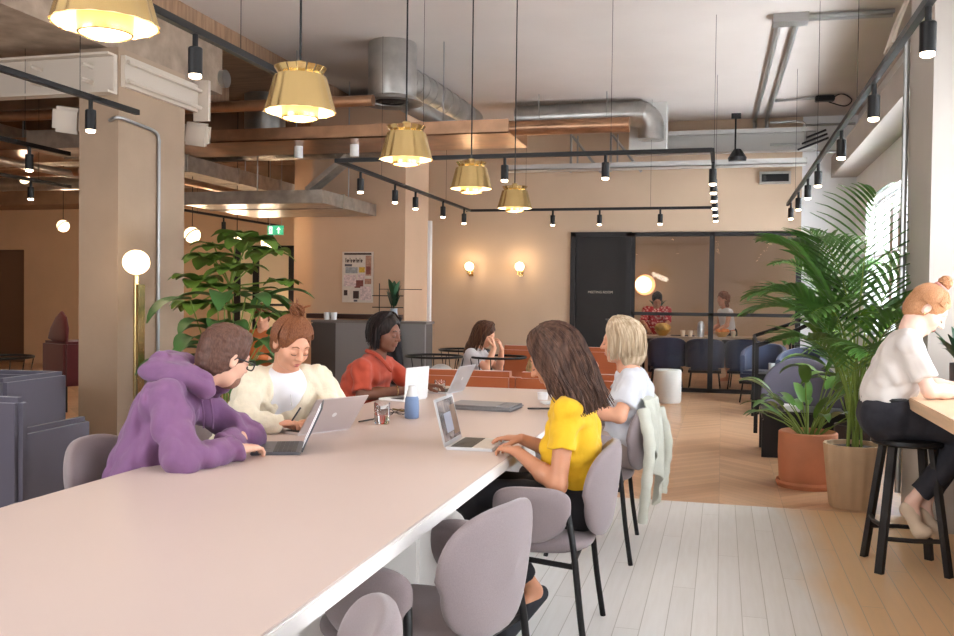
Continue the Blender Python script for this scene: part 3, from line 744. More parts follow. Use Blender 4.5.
# ---------------------------------------------------------------- globe lamps
def globe(x, y, z, r, label):
    t = thing('globe_pendant_lamp', label, 'pendant lamp', (x, y, z))
    MB().sphere((0, 0, 0), r, 24).build('globe', m_opal, t, True)
    P = [(r*1.03*math.cos(a)*.707, r*1.03*math.sin(a), r*1.03*math.cos(a)*.707) for a in [2*PI*k/24 for k in range(24)]]
    MB().tube(P, .008, 6, closed=True).build('band', m_black, t, True)
    MB().cyl((0, 0), .005, r, 3.9-z, 6).build('cord', m_black, t)
    l = bpy.data.lights.new('globe_light', 'POINT'); l.energy = 110; l.color = (1, .78, .54); l.shadow_soft_size = r*1.12
    q = bpy.data.objects.new('globe_light', l); COL.objects.link(q); q.parent = t
globe(-6.42, 10.35, 2.13, .10, 'leftmost opal globe pendant beside the left pier')
globe(-6.33, 11.3, 2.17, .075, 'opal globe pendant half hidden behind the big plant')
globe(-6.34, 12.2, 2.14, .10, 'opal globe pendant below the green exit sign')
globe(-9.3, 10.8, 2.95, .07, 'small glowing globe under the ducts at the far left')
globe(-10.6, 13.2, 2.5, .10, 'globe pendant deep in the far left bay')
t = thing('floor_lamp', 'brass floor lamp with an opal globe beside the left pier', 'floor lamp', (-4.50, 6.45, 0))
MB().lathe([(0, .02), (.16, .02), (.165, .01), (.165, 0), (0, 0)], 32).build('base', m_brass, t, True)
MB().cyl((0, 0), .02, .02, 1.53, 16).build('pole', m_brass, t, True)
box('fin', .03, .05, -.045, .045, .02, 1.46, m_brass, t)
MB().sphere((0, 0, 1.635), .105, 28, (.105, .105, .098)).build('globe', m_opal, t, True)
l = bpy.data.lights.new('globe_light', 'POINT'); l.energy = 26; l.color = (1, .76, .5); l.shadow_soft_size = .118
q = bpy.data.objects.new('globe_light', l); COL.objects.link(q); q.parent = t; q.location = (0, 0, 1.635)
for i, xx in enumerate((-3.91, -3.09)):
    t = thing('wall_sconce', '%s of the two glowing globe sconces on the back wall' % ('left' if i == 0 else 'right'), 'wall lamp', (xx, YB, 1.89), 0, 'globe sconces on the back wall')
    MB().sphere((0, -.12, 0), .075, 24).build('globe', m_opal, t, True)
    mb = MB(); mb.lathe([(0, 0), (.035, 0), (.04, -.05), (.0, -.05)], 20, (0, -.12, -.07)); mb.tube([(0, -.12, -.1), (0, -.0, -.1)], .012, 8); mb.box(-.035, .035, -.015, 0, -.15, -.05); mb.build('bracket', m_brass, t, True)
    l = bpy.data.lights.new('sconce_light', 'POINT'); l.energy = 9; l.color = (1, .72, .42); l.shadow_soft_size = .07
    q = bpy.data.objects.new('sconce_light', l); COL.objects.link(q); q.parent = t; q.location = (0, -.22, .02)
# exit sign
t = thing('exit_sign', 'green emergency exit sign with a running figure and an arrow', 'sign', (-6.12, 12.0, 2.305))
box('panel', -.12, .12, -.012, .012, -.06, .07, mat('exit_green', (32, 150, 112), .5, emit=.7, ecol=(32, 160, 120)), t)
m_signw = mat('sign_white', (240, 250, 245), .5, emit=.9)
mb = MB(); mb.box(-.095, -.045, -.016, -.012, -.045, .055); mb.build('doorway_symbol', m_signw, t)
mb = MB(); mb.sphere((-.062, -.018, .035), .008, 8); mb.tube([(-.066, -.018, .022), (-.075, -.018, -.005)], .006, 6); mb.tube([(-.075, -.018, -.005), (-.06, -.018, -.02), (-.058, -.018, -.038)], .004, 6); mb.tube([(-.075, -.018, -.005), (-.085, -.018, -.025), (-.095, -.018, -.028)], .004, 6); mb.tube([(-.083, -.018, .008), (-.066, -.018, .02), (-.052, -.018, .008)], .004, 6); mb.build('running_figure', MATS['exit_green'], t, True)
mb = MB(); mb.box(.045, .060, -.016, -.012, -.04, .02); mb.add([(.02, -.014, .01), (.085, -.014, .01), (.0525, -.014, .052)], [(0, 1, 2)]); mb.build('arrow', m_signw, t)
for sx in (-.09, .09): MB().cyl((sx, 0), .004, .07, 1.4, 5).build('hanging_wire', m_pipe, t)
# ================================================================ long communal table
t = thing('communal_table', 'long communal table with a pale pink top and white edge', 'table', (-1.45, 0, 0))
box('tabletop', -.62, .62, -.6, 6.5, .735, .74, m_table, t, .002)
box('table_edge', -.625, .625, -.605, 6.505, .69, .7345, m_tedge, t, .004)
for a, b in ((-.2, 2.9), (3.5, 5.9)): box('plinth', -.36, .30, a, b, .0, .69, m_tedge, t, .01)

# ================================================================ chairs
def make_chair():
    """low armchair: D-shaped back pad, two arm pads, round seat, thin black legs; front is +y, origin on the floor"""
    t = thing('upholstered_armchair', '', 'chair', (0, 0, 0), 0, 'taupe armchairs around the long table')
    mb = MB(); pad(mb, superellipse(0, .02, .25, .245, 3.0, 44), .075, lambda u, v, w_: (u, v, .435+w_), .1); mb.build('seat', m_lilac, t, True)
    def fb(u, v, w_):       # back pad bends round the sitter and leans back
        a = u/.36; return ((.36+w_)*math.sin(a), -.255-.12*(v-.46)+.36-(.36+w_)*math.cos(a)-.0, v)
    o_ = []
    for k in range(48):
        q = 2*PI*k/48; c, s_ = math.cos(q), math.sin(q); p = 2.6
        wv = .245 if s_ > 0 else .225
        o_.append((wv*abs(c)**(2/p)*(1 if c >= 0 else -1), .635+.185*abs(s_)**(2/p)*(1 if s_ >= 0 else -1)))
    mb = MB(); pad(mb, o_, .062, fb, .15); mb.build('backrest', m_lilac, t, True)
    for sx in (-1, 1):
        oa = []
        for k in range(44):
            q = 2*PI*k/44; c, s_ = math.cos(q), math.sin(q)
            p = 3.2 if s_ > 0 else 2.1
            oa.append((-.005+.15*abs(c)**(2/p)*(1 if c >= 0 else -1), .595+(.075 if s_ > 0 else .135)*abs(s_)**(2/p)*(1 if s_ >= 0 else -1)))
        mb = MB(); pad(mb, oa, .058, lambda u, v, w_, sx=sx: (sx*(.285+w_+.03*math.cos(u*6)-.03), u, v), .15); mb.build('armrest', m_lilac, t, True)
        MB().tube(smooth_path([(sx*.255, -.13, .62), (sx*.305, -.17, .45), (sx*.315, -.20, .2), (sx*.325, -.23, .0)], 4), .0125, 10).build('leg', m_black, t, True)
        MB().tube(smooth_path([(sx*.20, .17, .40), (sx*.24, .20, .2), (sx*.265, .225, .0)], 4), .0125, 10).build('leg', m_black, t, True)
    mb = MB(); mb.tube([(-.305, -.165, .385), (-.20, .17, .388), (.20, .17, .388), (.305, -.165, .385)], .011, 8, closed=True); mb.build('seat_frame', m_black, t, True)
    return t
ch = make_chair(); first = True
def chair(x, y, rz, label):
    global first
    o = ch if first else dup(ch); first = False
    o.location = (x, y, 0); o.rotation_euler = (0, 0, math.radians(rz)); o['label'] = label; return o
chair(-.70, 3.72, 92, 'taupe armchair the woman in the yellow top sits on')
chair(-.84, 2.58, 74, 'empty taupe armchair turned away from the camera, nearer than the woman in yellow')
chair(-.85, 1.47, 112, 'taupe armchair at the bottom edge of the photo, only its rounded top showing')
chair(-.68, 5.18, 92, 'taupe armchair with the pale jacket hung over its back')
chair(-2.22, 2.38, -90, 'taupe armchair tucked under the left table edge, nearest the camera')
chair(-2.12, 3.16, -90, 'taupe armchair the man in the purple hoodie sits on')
chair(-2.46, 4.32, -110, 'taupe armchair under the woman in the cream cardigan')
chair(-2.44, 5.62, -88, 'taupe armchair under the woman in the rust-red blouse')

# box armchairs on the left
def tub_chair(x, y, rz, wd, dp, hb, ha, label, m, legs=True, name='lounge_armchair', group=None, cat='armchair'):
    t = thing(name, label, cat, (x, y, 0), math.radians(rz), group)
    MB().box(-wd/2+.06, wd/2-.06, -dp/2+.06, dp/2, .20, .42, .035).build('seat', m, t, True)
    MB().box(-wd/2, wd/2, -dp/2, -dp/2+.10, .14, hb, .03).build('backrest', m, t, True)
    for sx in (-1, 1): MB().box(min(sx*wd/2, sx*(wd/2-.09)), max(sx*wd/2, sx*(wd/2-.09)), -dp/2+.02, dp/2-.02, .14, ha, .03).build('armrest', m, t, True)
    for sx in (-1, 1):
        for sy in (-1, 1): MB().cyl((sx*(wd/2-.07), sy*(dp/2-.07)), .014, 0, .16, 8).build('leg', m_black, t, True)
    return t
tub_chair(-4.22, 4.62, 4, .92, .70, .80, .62, 'slate blue lounge armchair back, nearer of the two on the left', m_navy)
tub_chair(-5.2, 5.55, 184, 1.0, .72, .80, .80, 'slate blue box armchair behind the nearer one on the left', m_navy)
def pot_trough():
    t = thing('plant_trough', 'grey-blue planter box between the floor lamp and the man in purple', 'planter', (-4.66, 7.2, 0))
    box('box', -.14, .16, -.14, .36, 0, .70, mat('planter_grey_blue', (120, 120, 140), .6), t, .01)
    return t
pot_trough()
# brown reddish high stool chair by the far-left wall
t = thing('burgundy_chair', 'burgundy high-backed chair partly hidden behind the left pier', 'chair', (-7.48, 9.5, 0), math.radians(-25))
MB().box(-.28, .28, -.25, .28, .30, .82, .03).build('body', m_maroon, t, True)
mb = MB(); pad(mb, [(.0, 1.0), (.24, 1.0), (.26, 1.2), (.22, 1.36), (.12, 1.44), (.0, 1.36), (-.14, 1.2), (-.2, 1.05)], .07, lambda u, v, w_: (u, -.2+w_, .80+(v-1.0)*.85), .1); mb.build('backrest', m_maroon, t, True)
for sx in (-.22, .22):
    for sy in (-.2, .22): MB().cyl((sx, sy), .018, 0, .36, 8).build('leg', m_black, t, True)

def wire_chair(x, y, rz, label, m=m_black, s=1.0, cushion=None, group='round wire chairs'):
    t = thing('wire_tub_chair', label, 'chair', (x, y, 0), math.radians(rz), group)
    P = [(.30*math.cos(a), .30*math.sin(a)-.0, .74+.0*math.sin(a)) for a in [2*PI*k/28 for k in range(28)]]
    mb = MB(); mb.tube([(p[0]*.92, p[1]*.92, .81) for p in P], .012, 8, closed=True)
    mb.build('back_hoop', m, t, True)
    mb = MB()
    for k in range(8):
        a = PI+PI*k/7; mb.tube([(.29*math.cos(a), .29*math.sin(a), .80), (.22*math.cos(a), .22*math.sin(a), .43)], .005, 5)
    mb.build('back_rods', m, t, True)
    MB().lathe([(0, .46), (.22, .46), (.235, .445), (.22, .43), (0, .43)], 28).build('seat', m, t, True)
    for sx in (-1, 1):
        for sy in (-1, 1): MB().tube([(sx*.16, sy*.16, .44), (sx*.24, sy*.24, 0)], .012, 8).build('leg', m, t, True)
    if cushion:
        o = SDF(.012).ell((0, -.12, .60), (.16, .07, .13), k=.01).mesh('cushion', cushion); o.parent = t
    return t
wire_chair(-6.2, 6.9, 20, 'round-backed metal chair at the far left edge of the photo')
wire_chair(-2.72, 8.70, 160, 'round wire tub chair with a pale cushion left of the woman in grey', cushion=m_pouf)
wire_chair(-2.75, 9.9, 170, 'round wire tub chair behind the woman in grey')
wire_chair(-2.12, 8.86, -90, 'wire tub chair the woman in the grey top sits on')

# ================================================================ cognac sofas
def sofa(x0, x1, y, facing, h, label, seg=2):
    t = thing('cognac_sofa', label, 'sofa', ((x0+x1)/2, y, 0)); L = x1-x0; n = seg
    for k in range(n):
        a, b = -L/2+L*k/n+.004, -L/2+L*(k+1)/n-.004
        MB().box(a, b, -.10, .10, .30, h, .05).build('back_cushion', m_orange, t, True)
        MB().box(a, b, min(.08*facing, .72*facing), max(.08*facing, .72*facing), .16, .44, .05).build('seat_cushion', m_orange, t, True)
    box('base', -L/2, L/2, -.08 if facing > 0 else -.72, .72 if facing > 0 else .08, .06, .30, m_orange, t, .01)
    for sx in (-L/2+.08, L/2-.08):
        for sy in (.0, .6*facing): MB().cyl((sx, sy), .02, 0, .08, 8).build('leg', m_black, t, True)
    return t
sofa(-2.66, -.80, 7.95, 1, .745, 'cognac sofa whose back rises just beyond the far end of the table', 2)
sofa(-2.5, -.98, 10.6, -1, .84, 'higher cognac sofa against the dark door, facing the camera', 2)
o = SDF(.012).ell((-1.86, 9.95, .62), (.20, .10, .19), k=.02).mesh('cushion', mat('beige_patterned_cushion', (214, 186, 140), .9, var=.35, vscale=30), None, fold=.006, fscale=40)
tag(o, 'beige patterned cushion standing on the cognac seating behind the woman in yellow', 'cushion')
o = MB().lathe([(0, .45), (.165, .45), (.18, .44), (.185, .42), (.185, .03), (.17, .0), (0, 0)], 40).build('pouffe', m_pouf, None, True); o.location = (-.70, 12.85, 0)
tag(o, 'pale grey round pouffe standing in front of the glazed screen', 'pouffe')

# ================================================================ reception counter and its things
t = thing('reception_counter', 'grey reception counter with a dark left end below the poster', 'counter', (-3.79, 10.35, 0))
box('front_panel', -.68, .44, -.02, .03, 0, 1.07, mat('counter_grey', (138, 134, 134), .55), t)
box('end_panel', -1.0, -.68, -.015, .03, 0, 1.06, mat('counter_dark', (82, 74, 70), .6), t)
box('worktop', -1.0, .46, -.03, .30, 1.07, 1.10, mat('counter_top_dark', (120, 112, 108), .4), t, .004)
box('carcass', -1.0, .44, .03, .28, 0, 1.07, MATS['counter_dark'], t)
for i, xx in enumerate((-4.68, -4.59)):
    o = MB().lathe([(0, .0), (.035, 0), (.04, .09), (.036, .09), (.032, .01), (0, .01)], 20).build('cup', m_whitep, None, True); o.location = (xx, 10.55, 1.10)
    tag(o, '%s of the two white cups on the reception counter' % ('left' if i == 0 else 'right'), 'cup')
o = box('wall_shelf', -5.24, -3.98, 11.15, 11.35, 1.10, 1.16, mat('dark_shelf', (58, 34, 26), .6)); tag(o, 'dark shelf board along the wall under the poster', 'shelf')
t = thing('wire_rack', 'thin black wire rack behind the upright desk plant', 'rack', (-3.86, 10.6, 1.10))
mb = MB()
for xx in (-.16, .0): mb.tube([(xx, 0, 0), (xx, 0, .45 if xx < 0 else .3)], .006, 5)
for zz in (.16, .30): mb.tube([(-.25, 0, zz), (.15, 0, zz)], .006, 5)
mb.tube([(-.16, 0, .38), (.35, .1, .38)], .004, 5); mb.build('wires', m_black, t)
# the pale poster of pictures
t = thing('poster', 'newspaper-like poster of small pictures on the pink wall', 'poster', (-4.60, 11.34, 0))
m_paper = mat('poster_paper', (206, 192, 178), .8, var=.06, vscale=30)
box('sheet', -.215, .215, -.012, 0, 1.31, 1.97, m_paper, t)
pc = [mat('poster_ink_%d' % i, c, .8, var=.3, vscale=40) for i, c in enumerate([(66, 48, 44), (168, 124, 104), (198, 160, 60), (150, 150, 150), (120, 66, 58), (206, 180, 176), (90, 84, 88)])]
rects = [(-.19, .19, 1.93, 1.955, 0), (-.18, -.08, 1.78, 1.81, 6), (-.17, .0, 1.69, 1.77, 3), (.02, .1, 1.70, 1.77, 2), (.11, .19, 1.66, 1.92, 1), (.12, .18, 1.68, 1.78, 4), (-.19, -.02, 1.52, 1.67, 5), (.0, .10, 1.60, 1.68, 5),
         (-.18, -.07, 1.52, 1.58, 0), (-.04, .08, 1.50, 1.60, 4), (-.19, -.14, 1.40, 1.47, 0), (-.06, .02, 1.36, 1.46, 0), (.04, .19, 1.34, 1.52, 5), (.1, .19, 1.55, 1.62, 1), (-.05, 0, 1.32, 1.345, 6)]
for i in range(7):
    mb = MB(); ok = False
    for (a, b, c, d, q) in rects:
        if q == i: mb.box(a, b, -.0135-.0003*i, -.012, c, d); ok = True
    if ok: mb.build('printed_picture', pc[i], t)
mb = MB(); xx = -.17
for wd in (.014, .03, .01, .02, .03, .012, .026, .01, .022): 
    mb.box(xx, xx+wd*.7, -.0155, -.012, 1.83, 1.87+.02*(wd < .02)); mb.box(xx, xx+wd, -.0155, -.012, 1.85, 1.862); xx += wd+.008
mb.build('headline', pc[0], t)
# black coat hanging by the counter end
o = SDF(.01).cone((-3.68, 10.36, 1.12), (-3.68, 10.27, 1.06), .035, .035, .02).cone((-3.70, 10.27, 1.06), (-3.80, 10.2, .66), .03, .11, .05).cone((-3.66, 10.22, 1.12), (-3.64, 10.2, .45), .03, .09, .04).mesh('black_coat', mat('black_cloth', (38, 36, 40), .9), None, fold=.006, fscale=50, stretch=(1, 1, .15))
tag(o, 'black coat hanging at the right end of the reception counter', 'coat')

# ================================================================ laptops
m_screen_ph = None
def screen_mat(name, c1, c2, strength):
    m = mat(name, c1, .25, emit=strength); t_ = NT(m)
    tc = t_.n('TexCoord'); n = t_.n('TexNoise'); n.inputs['Scale'].default_value = 14; n.inputs['Detail'].default_value = 2
    t_.l(tc.outputs['Object'], n.inputs[0]); r = t_.n('ValToRGB'); r.color_ramp.elements[0].position = .35; r.color_ramp.elements[1].position = .65
    r.color_ramp.elements[0].color = (*lin(c1), 1); r.color_ramp.elements[1].color = (*lin(c2), 1)
    t_.l(n.outputs[0], r.inputs[0]); t_.l(r.outputs[0], t_.b.inputs['Base Color']); t_.l(r.outputs[0], t_.b.inputs['Emission Color'])
    return m
m_scr1 = screen_mat('screen_picture', (60, 60, 62), (120, 108, 104), .75)
m_scrw = mat('screen_white', (225, 225, 235), .3, emit=.7)
def laptop(x, y, rz, label, mb_, ang=18, wd=.30, dp=.205, scr=None, keys=m_dark, logo=True, z=.7405, windows=False):
    """origin at the hinge centre; the user sits towards +y"""
    t = thing('laptop', label, 'laptop', (x, y, z), math.radians(rz))
    box('base', -wd/2, wd/2, 0, dp, 0, .012, mb_, t, .004)
    mb = MB(); kx = wd*.9/14
    for r in range(5):
        for c in range(14): mb.box(-wd*.45+c*kx+.001, -wd*.45+(c+1)*kx-.001, .02+r*.0185, .02+(r+1)*.0185-.0015, .0122, .0138)
    mb.build('keyboard', keys, t)
    box('trackpad', -.05, .05, dp-.075, dp-.012, .012, .0126, m_darkgrey if mb_ == m_darkgrey else m_silver, t)
    lid = thing_child('lid', t, (0, 0, .010), (math.radians(ang), 0, 0))
    o = MB().box(-wd/2, wd/2, -.006, 0, 0, dp, .0025).build('cover', mb_, lid, True)
    box('screen_bezel', -wd/2+.004, wd/2-.004, 0, .0009, .006, dp-.004, m_dark if mb_ == m_darkgrey else mb_, lid)
    box('screen', -wd/2+.014, wd/2-.014, .0009, .0016, .018, dp-.013, scr or m_scrw, lid)
    if logo:
        mb = MB(); mb.lathe([(0, 0), (.013, 0), (.013, .0008), (0, .0008)], 20); o = mb.build('logo_mark', m_whitep if mb_ != m_whitep else m_silver, lid); o.rotation_euler = (PI/2, 0, 0); o.location = (0, -.0062, dp/2)
    return t, lid
def thing_child(name, parent, loc, rot):
    o = bpy.data.objects.new(name, None); COL.objects.link(o); o.parent = parent; o.location = loc; o.rotation_euler = rot; return o
lt, lid = laptop(-1.125, 3.90, -88, 'open silver laptop the woman in yellow types on, screen facing right', m_silver, 14, scr=m_scr1)
mb = MB(); mb.box(-.045, .07, .0016, .0022, .05, .135); mb.build('screen_window', mat('window_grey_blue', (128, 130, 142), .3, emit=.7), lid)
mb = MB(); mb.box(-.13, -.045, .0016, .0022, .03, .16); mb.build('screen_picture', mat('picture_brown', (110, 84, 66), .3, var=.4, vscale=20, emit=.4), lid)
laptop(-1.69, 3.57, 113, 'dark grey open laptop in front of the man in purple', m_darkgrey, 24, scr=m_scrw, wd=.30, dp=.20)
laptop(-1.80, 4.04, 63, 'open pinkish-silver laptop with its back to the camera, used by the woman in cream', m_silverp, 38, wd=.31, dp=.215)
laptop(-1.84, 5.50, 72, 'white upright laptop behind the blue bottle', m_whitep, 4, wd=.24, dp=.20, logo=False)
laptop(-1.74, 6.05, 82, 'open silver laptop leaning back at the far end of the table', m_silver, 26, wd=.28, dp=.20)
# stacked closed laptops in a grey sleeve
t = thing('laptop_sleeve', 'flat grey laptop sleeve lying in the middle of the table', 'laptop sleeve', (-1.32, 5.25, .7405), math.radians(-3))
MB().box(-.19, .19, -.14, .14, 0, .026, .010).build('sleeve', mat('felt_grey', (140, 136, 138), .9, var=.1, vscale=60), t, True)
box('cover_flap', -.19, .10, -.142, .10, .026, .031, mat('felt_grey_light', (158, 152, 152), .9), t, .003)
# phone, papers, small things
o = MB().box(-.018, .018, -.07, .07, 0, .008, .003).build('phone', m_dark, None, True); o.location = (-1.02, 5.32, .7405); o.rotation_euler = (0, 0, math.radians(-70)); tag(o, 'black phone lying face down left of the yellow top', 'phone')
o = MB().lathe([(0, 0), (.032, 0), (.036, .045), (.033, .045), (.03, .004), (0, .004)], 24).build('small_cup', m_whitep, None, True); o.location = (-1.10, 5.85, .7405); tag(o, 'small white and blue cup in front of the face of the woman in yellow', 'cup')
o = MB().box(-.03, .03, -.05, .05, 0, .012, .003).build('charger', m_whitep, None, True); o.location = (-1.03, 5.62, .7405); o.rotation_euler = (0, 0, .5); tag(o, 'small white charger beside the small cup', 'charger')
def tumbler(x, y, r, h, label):
    t = thing('water_glass', label, 'glass', (x, y, .7405))
    MB().lathe([(0, 0), (r*.88, 0), (r*.92, .003), (r, h), (r*.93, h), (r*.86, .012), (0, .010)], 36).build('glass', m_glass, t, True)
    MB().lathe([(0, .0125), (r*.85, .0125), (r*.885, h*.42), (0, h*.42)], 32).build('water', mat('water', (250, 252, 255), .0, trans=1, ior=1.33), t, True)
    return t
tumbler(-1.66, 4.43, .041, .105, 'clear glass of water left of the blue bottle')
tumbler(-1.84, 6.02, .038, .085, 'small clear glass beside the far laptop')
t = thing('water_bottle', 'blue-grey water bottle with a clear pale top, centre of the table', 'bottle', (-1.585, 4.68, .7405))
MB().lathe([(0, 0), (.034, 0), (.038, .006), (.039, .06), (.036, .105), (.030, .118), (0, .118)], 36).build('sleeve', mat('bottle_blue', (120, 144, 184), .55), t, True)
MB().lathe([(.0305, .117), (.026, .14), (.019, .158), (.019, .172), (0, .174)], 30).build('top', mat('bottle_top_pale', (226, 228, 232), .25), t, True)
o = MB().tube([(-1.78, 4.42, .7455), (-1.74, 4.56, .7455)], .004, 8).build('pen', m_dark, None, True); tag(o, 'dark pen lying left of the water glass', 'pen')
o = MB().tube([(-1.62, 4.85, .7465), (-1.80, 4.98, .7465)], .005, 8).build('pen', mat('olive_plastic', (120, 100, 50), .5), None, True); tag(o, 'olive pencil behind the water glass', 'pencil')
t = thing('eyeglasses', 'folded dark eyeglasses between the pens behind the water glass', 'eyeglasses', (-1.70, 4.74, .745), .5)
mb = MB()
for sx in (-1, 1): mb.tube([(sx*.034+.024*math.cos(a), .0+.001, .016+.016*math.sin(a)) for a in [2*PI*k/16 for k in range(16)]], .0022, 6, closed=True)
mb.tube([(-.012, 0, .02), (.012, 0, .02)], .002, 6); mb.build('frame', m_dark, t, True)
for sx in (-1, 1): MB().tube([(sx*.058, 0, .02), (-sx*.05, .02+.006*sx, .003)], .002, 6).build('temple', m_dark, t, True)

# ================================================================ right side: stool, counter, pots
t = thing('window_counter', 'thick pale wooden counter along the right window', 'counter', (.93, 2.6, 0))
box('counter_top', 0, .95, 0, 3.35, .84, .90, m_wood, t, .006)
box('support', .35, .93, .4, .48, 0, .84, m_wood, t); box('support', .55, .93, 2.9, 2.98, 0, .84, m_wood, t)
def stool(x, y, rz, label):
    t = thing('bar_stool', label, 'stool', (x, y, 0), rz, 'black bar stools at the window counter')
    MB().lathe([(0, .685), (.165, .685), (.18, .675), (.182, .655), (.165, .645), (0, .645)], 36).build('seat', m_black, t, True)
    for k in range(4):
        a = PI/4+k*PI/2; u = Vector((math.cos(a), math.sin(a), 0))
        mb = MB(); d = (u*.235-u*.135+Vector((0, 0, -.65))).normalized(); s_ = u.cross(d).normalized(); n_ = d.cross(s_)
        mb.obox(u*.185+Vector((0, 0, .325)), d, s_, n_, .33, .02, .014); mb.build('leg', mat('black_stained_wood', (34, 30, 30), .5), t)
    for zz, rr in ((.235, .20),):
        mb = MB()
        for k in range(4):
            a0 = PI/4+k*PI/2; a1 = a0+PI/2; z_ = zz if k % 2 else zz-.06
            mb.tube([(rr*math.cos(a0), rr*math.sin(a0), z_), (rr*.80*math.cos((a0+a1)/2), rr*.80*math.sin((a0+a1)/2), z_), (rr*math.cos(a1), rr*math.sin(a1), z_)], .012, 8)
        mb.build('footrest', MATS['black_stained_wood'], t, True)
    return t
stool(.95, 5.27, .08, 'black wooden bar stool under the woman with the ginger bun')
stool(1.52, 5.1, .2, 'second black bar stool at the right edge of the photo')
# pots
def leaf_strip(mb, base, d, L, wd, droop=.4, up=(0, 0, 1), n=7, fold=.15, tip=.02, prof=None, twist=0):
    """one leaf blade: starts at base, grows along d, bends down under its weight, creased along its rib"""
    d = Vector(d).normalized(); p = Vector(base); up = Vector(up); rows = []
    for i in range(n+1):
        s_ = i/n
        side = d.cross(up)
        if side.length < 1e-4: side = Vector((1, 0, 0))
        side.normalize(); nn = side.cross(d).normalized()
        if twist: side = (side*math.cos(twist)+nn*math.sin(twist)).normalized(); nn = side.cross(d).normalized()
        w_ = wd*((math.sin(PI*min(1, s_*.92+.06)**.8))**.8 if prof is None else prof(s_))
        rows.append((p-side*w_/2+nn*fold*w_, p.copy(), p+side*w_/2+nn*fold*w_))
        p = p+d*(L/n); d = (d+Vector((0, 0, -1))*droop/n*(.4+s_)).normalized()
    vs = [v for r in rows for v in r]; fs = []
    for i in range(n):
        a = i*3; fs += [(a, a+1, a+4, a+3), (a+1, a+2, a+5, a+4)]
    mb.add(vs, fs)
def rnd(a, b): return a+(b-a)*random.random()
def pot(t, prof, m, soil_r, soil_z, n=48, name='pot', flute=0, fa=0):
    MB().lathe(prof, n, flute=flute, fa=fa).build(name, m, t, True)
    MB().lathe([(0, soil_z+.01), (soil_r*.5, soil_z+.015), (soil_r, soil_z)], 30).build('soil', m_soil, t, True)
m_terra = mat('terracotta', (204, 134, 100), .75, var=.1, vscale=5, bump=.08, bscale=30)
t = thing('potted_foliage_plant', 'leafy plant in a terracotta pot with a saucer, left of the palm', 'potted plant', (.64, 7.38, 0))
pot(t, [(0, .03), (.19, .03), (.205, .06), (.215, .25), (.212, .405), (.20, .415), (.192, .40), (.19, .36)], m_terra, .192, .37)
MB().lathe([(0, .0), (.215, 0), (.228, .03), (.222, .05), (.20, .035), (0, .035)], 48).build('saucer', m_terra, t, True)
random.seed(3)
mb = MB(); ms = MB()
for k in range(34):
    a = rnd(0, 2*PI); el = rnd(.5, 1.35); L = rnd(.15, .55); r0 = .08*random.random()
    b0 = Vector((r0*math.cos(a), r0*math.sin(a), .38)); dr = Vector((math.cos(a)*math.cos(el), math.sin(a)*math.cos(el), math.sin(el)))
    tp = b0+dr*L; ms.tube([b0, (b0+tp)/2+Vector((0, 0, .02)), tp], [.006, .005, .004], 5)
    leaf_strip(mb, tp, (dr+Vector((math.cos(a), math.sin(a), .1))*.4), rnd(.18, .34), rnd(.06, .10), rnd(.9, 2.0), n=7)
mb.build('leaves', mat('leaf_mid_green', (84, 124, 52), .4, var=.35, vscale=6, coat=.2), t, True); ms.build('stems', m_stem, t, True)
# tall leafy clump behind the terracotta pot (bird of paradise)
t = thing('broadleaf_plant', 'bushy broad-leaved plant rising between the terracotta pot and the window', 'potted plant', (1.12, 8.35, 0))
pot(t, [(0, .0), (.16, .0), (.19, .3), (.19, .36), (.175, .36), (.17, .32)], m_dark, .17, .33)
random.seed(5); mb = MB(); ms = MB()
for k in range(46):
    a = rnd(0, 2*PI); h = rnd(.35, 1.05); sp_ = rnd(.05, .42)
    b0 = Vector((.06*math.cos(a), .06*math.sin(a), .33)); tp = Vector((sp_*math.cos(a), sp_*math.sin(a), .33+h))
    ms.tube([b0, (b0+tp)/2+Vector((-.05*math.cos(a), -.05*math.sin(a), .05)), tp], [.009, .007, .005], 5)
    leaf_strip(mb, tp, Vector((math.cos(a)*.8, math.sin(a)*.8, rnd(.1, .9))), rnd(.26, .44), rnd(.10, .16), rnd(.8, 2.2), n=7)
mb.build('leaves', m_leaf2, t, True); ms.build('stems', m_stem, t, True)
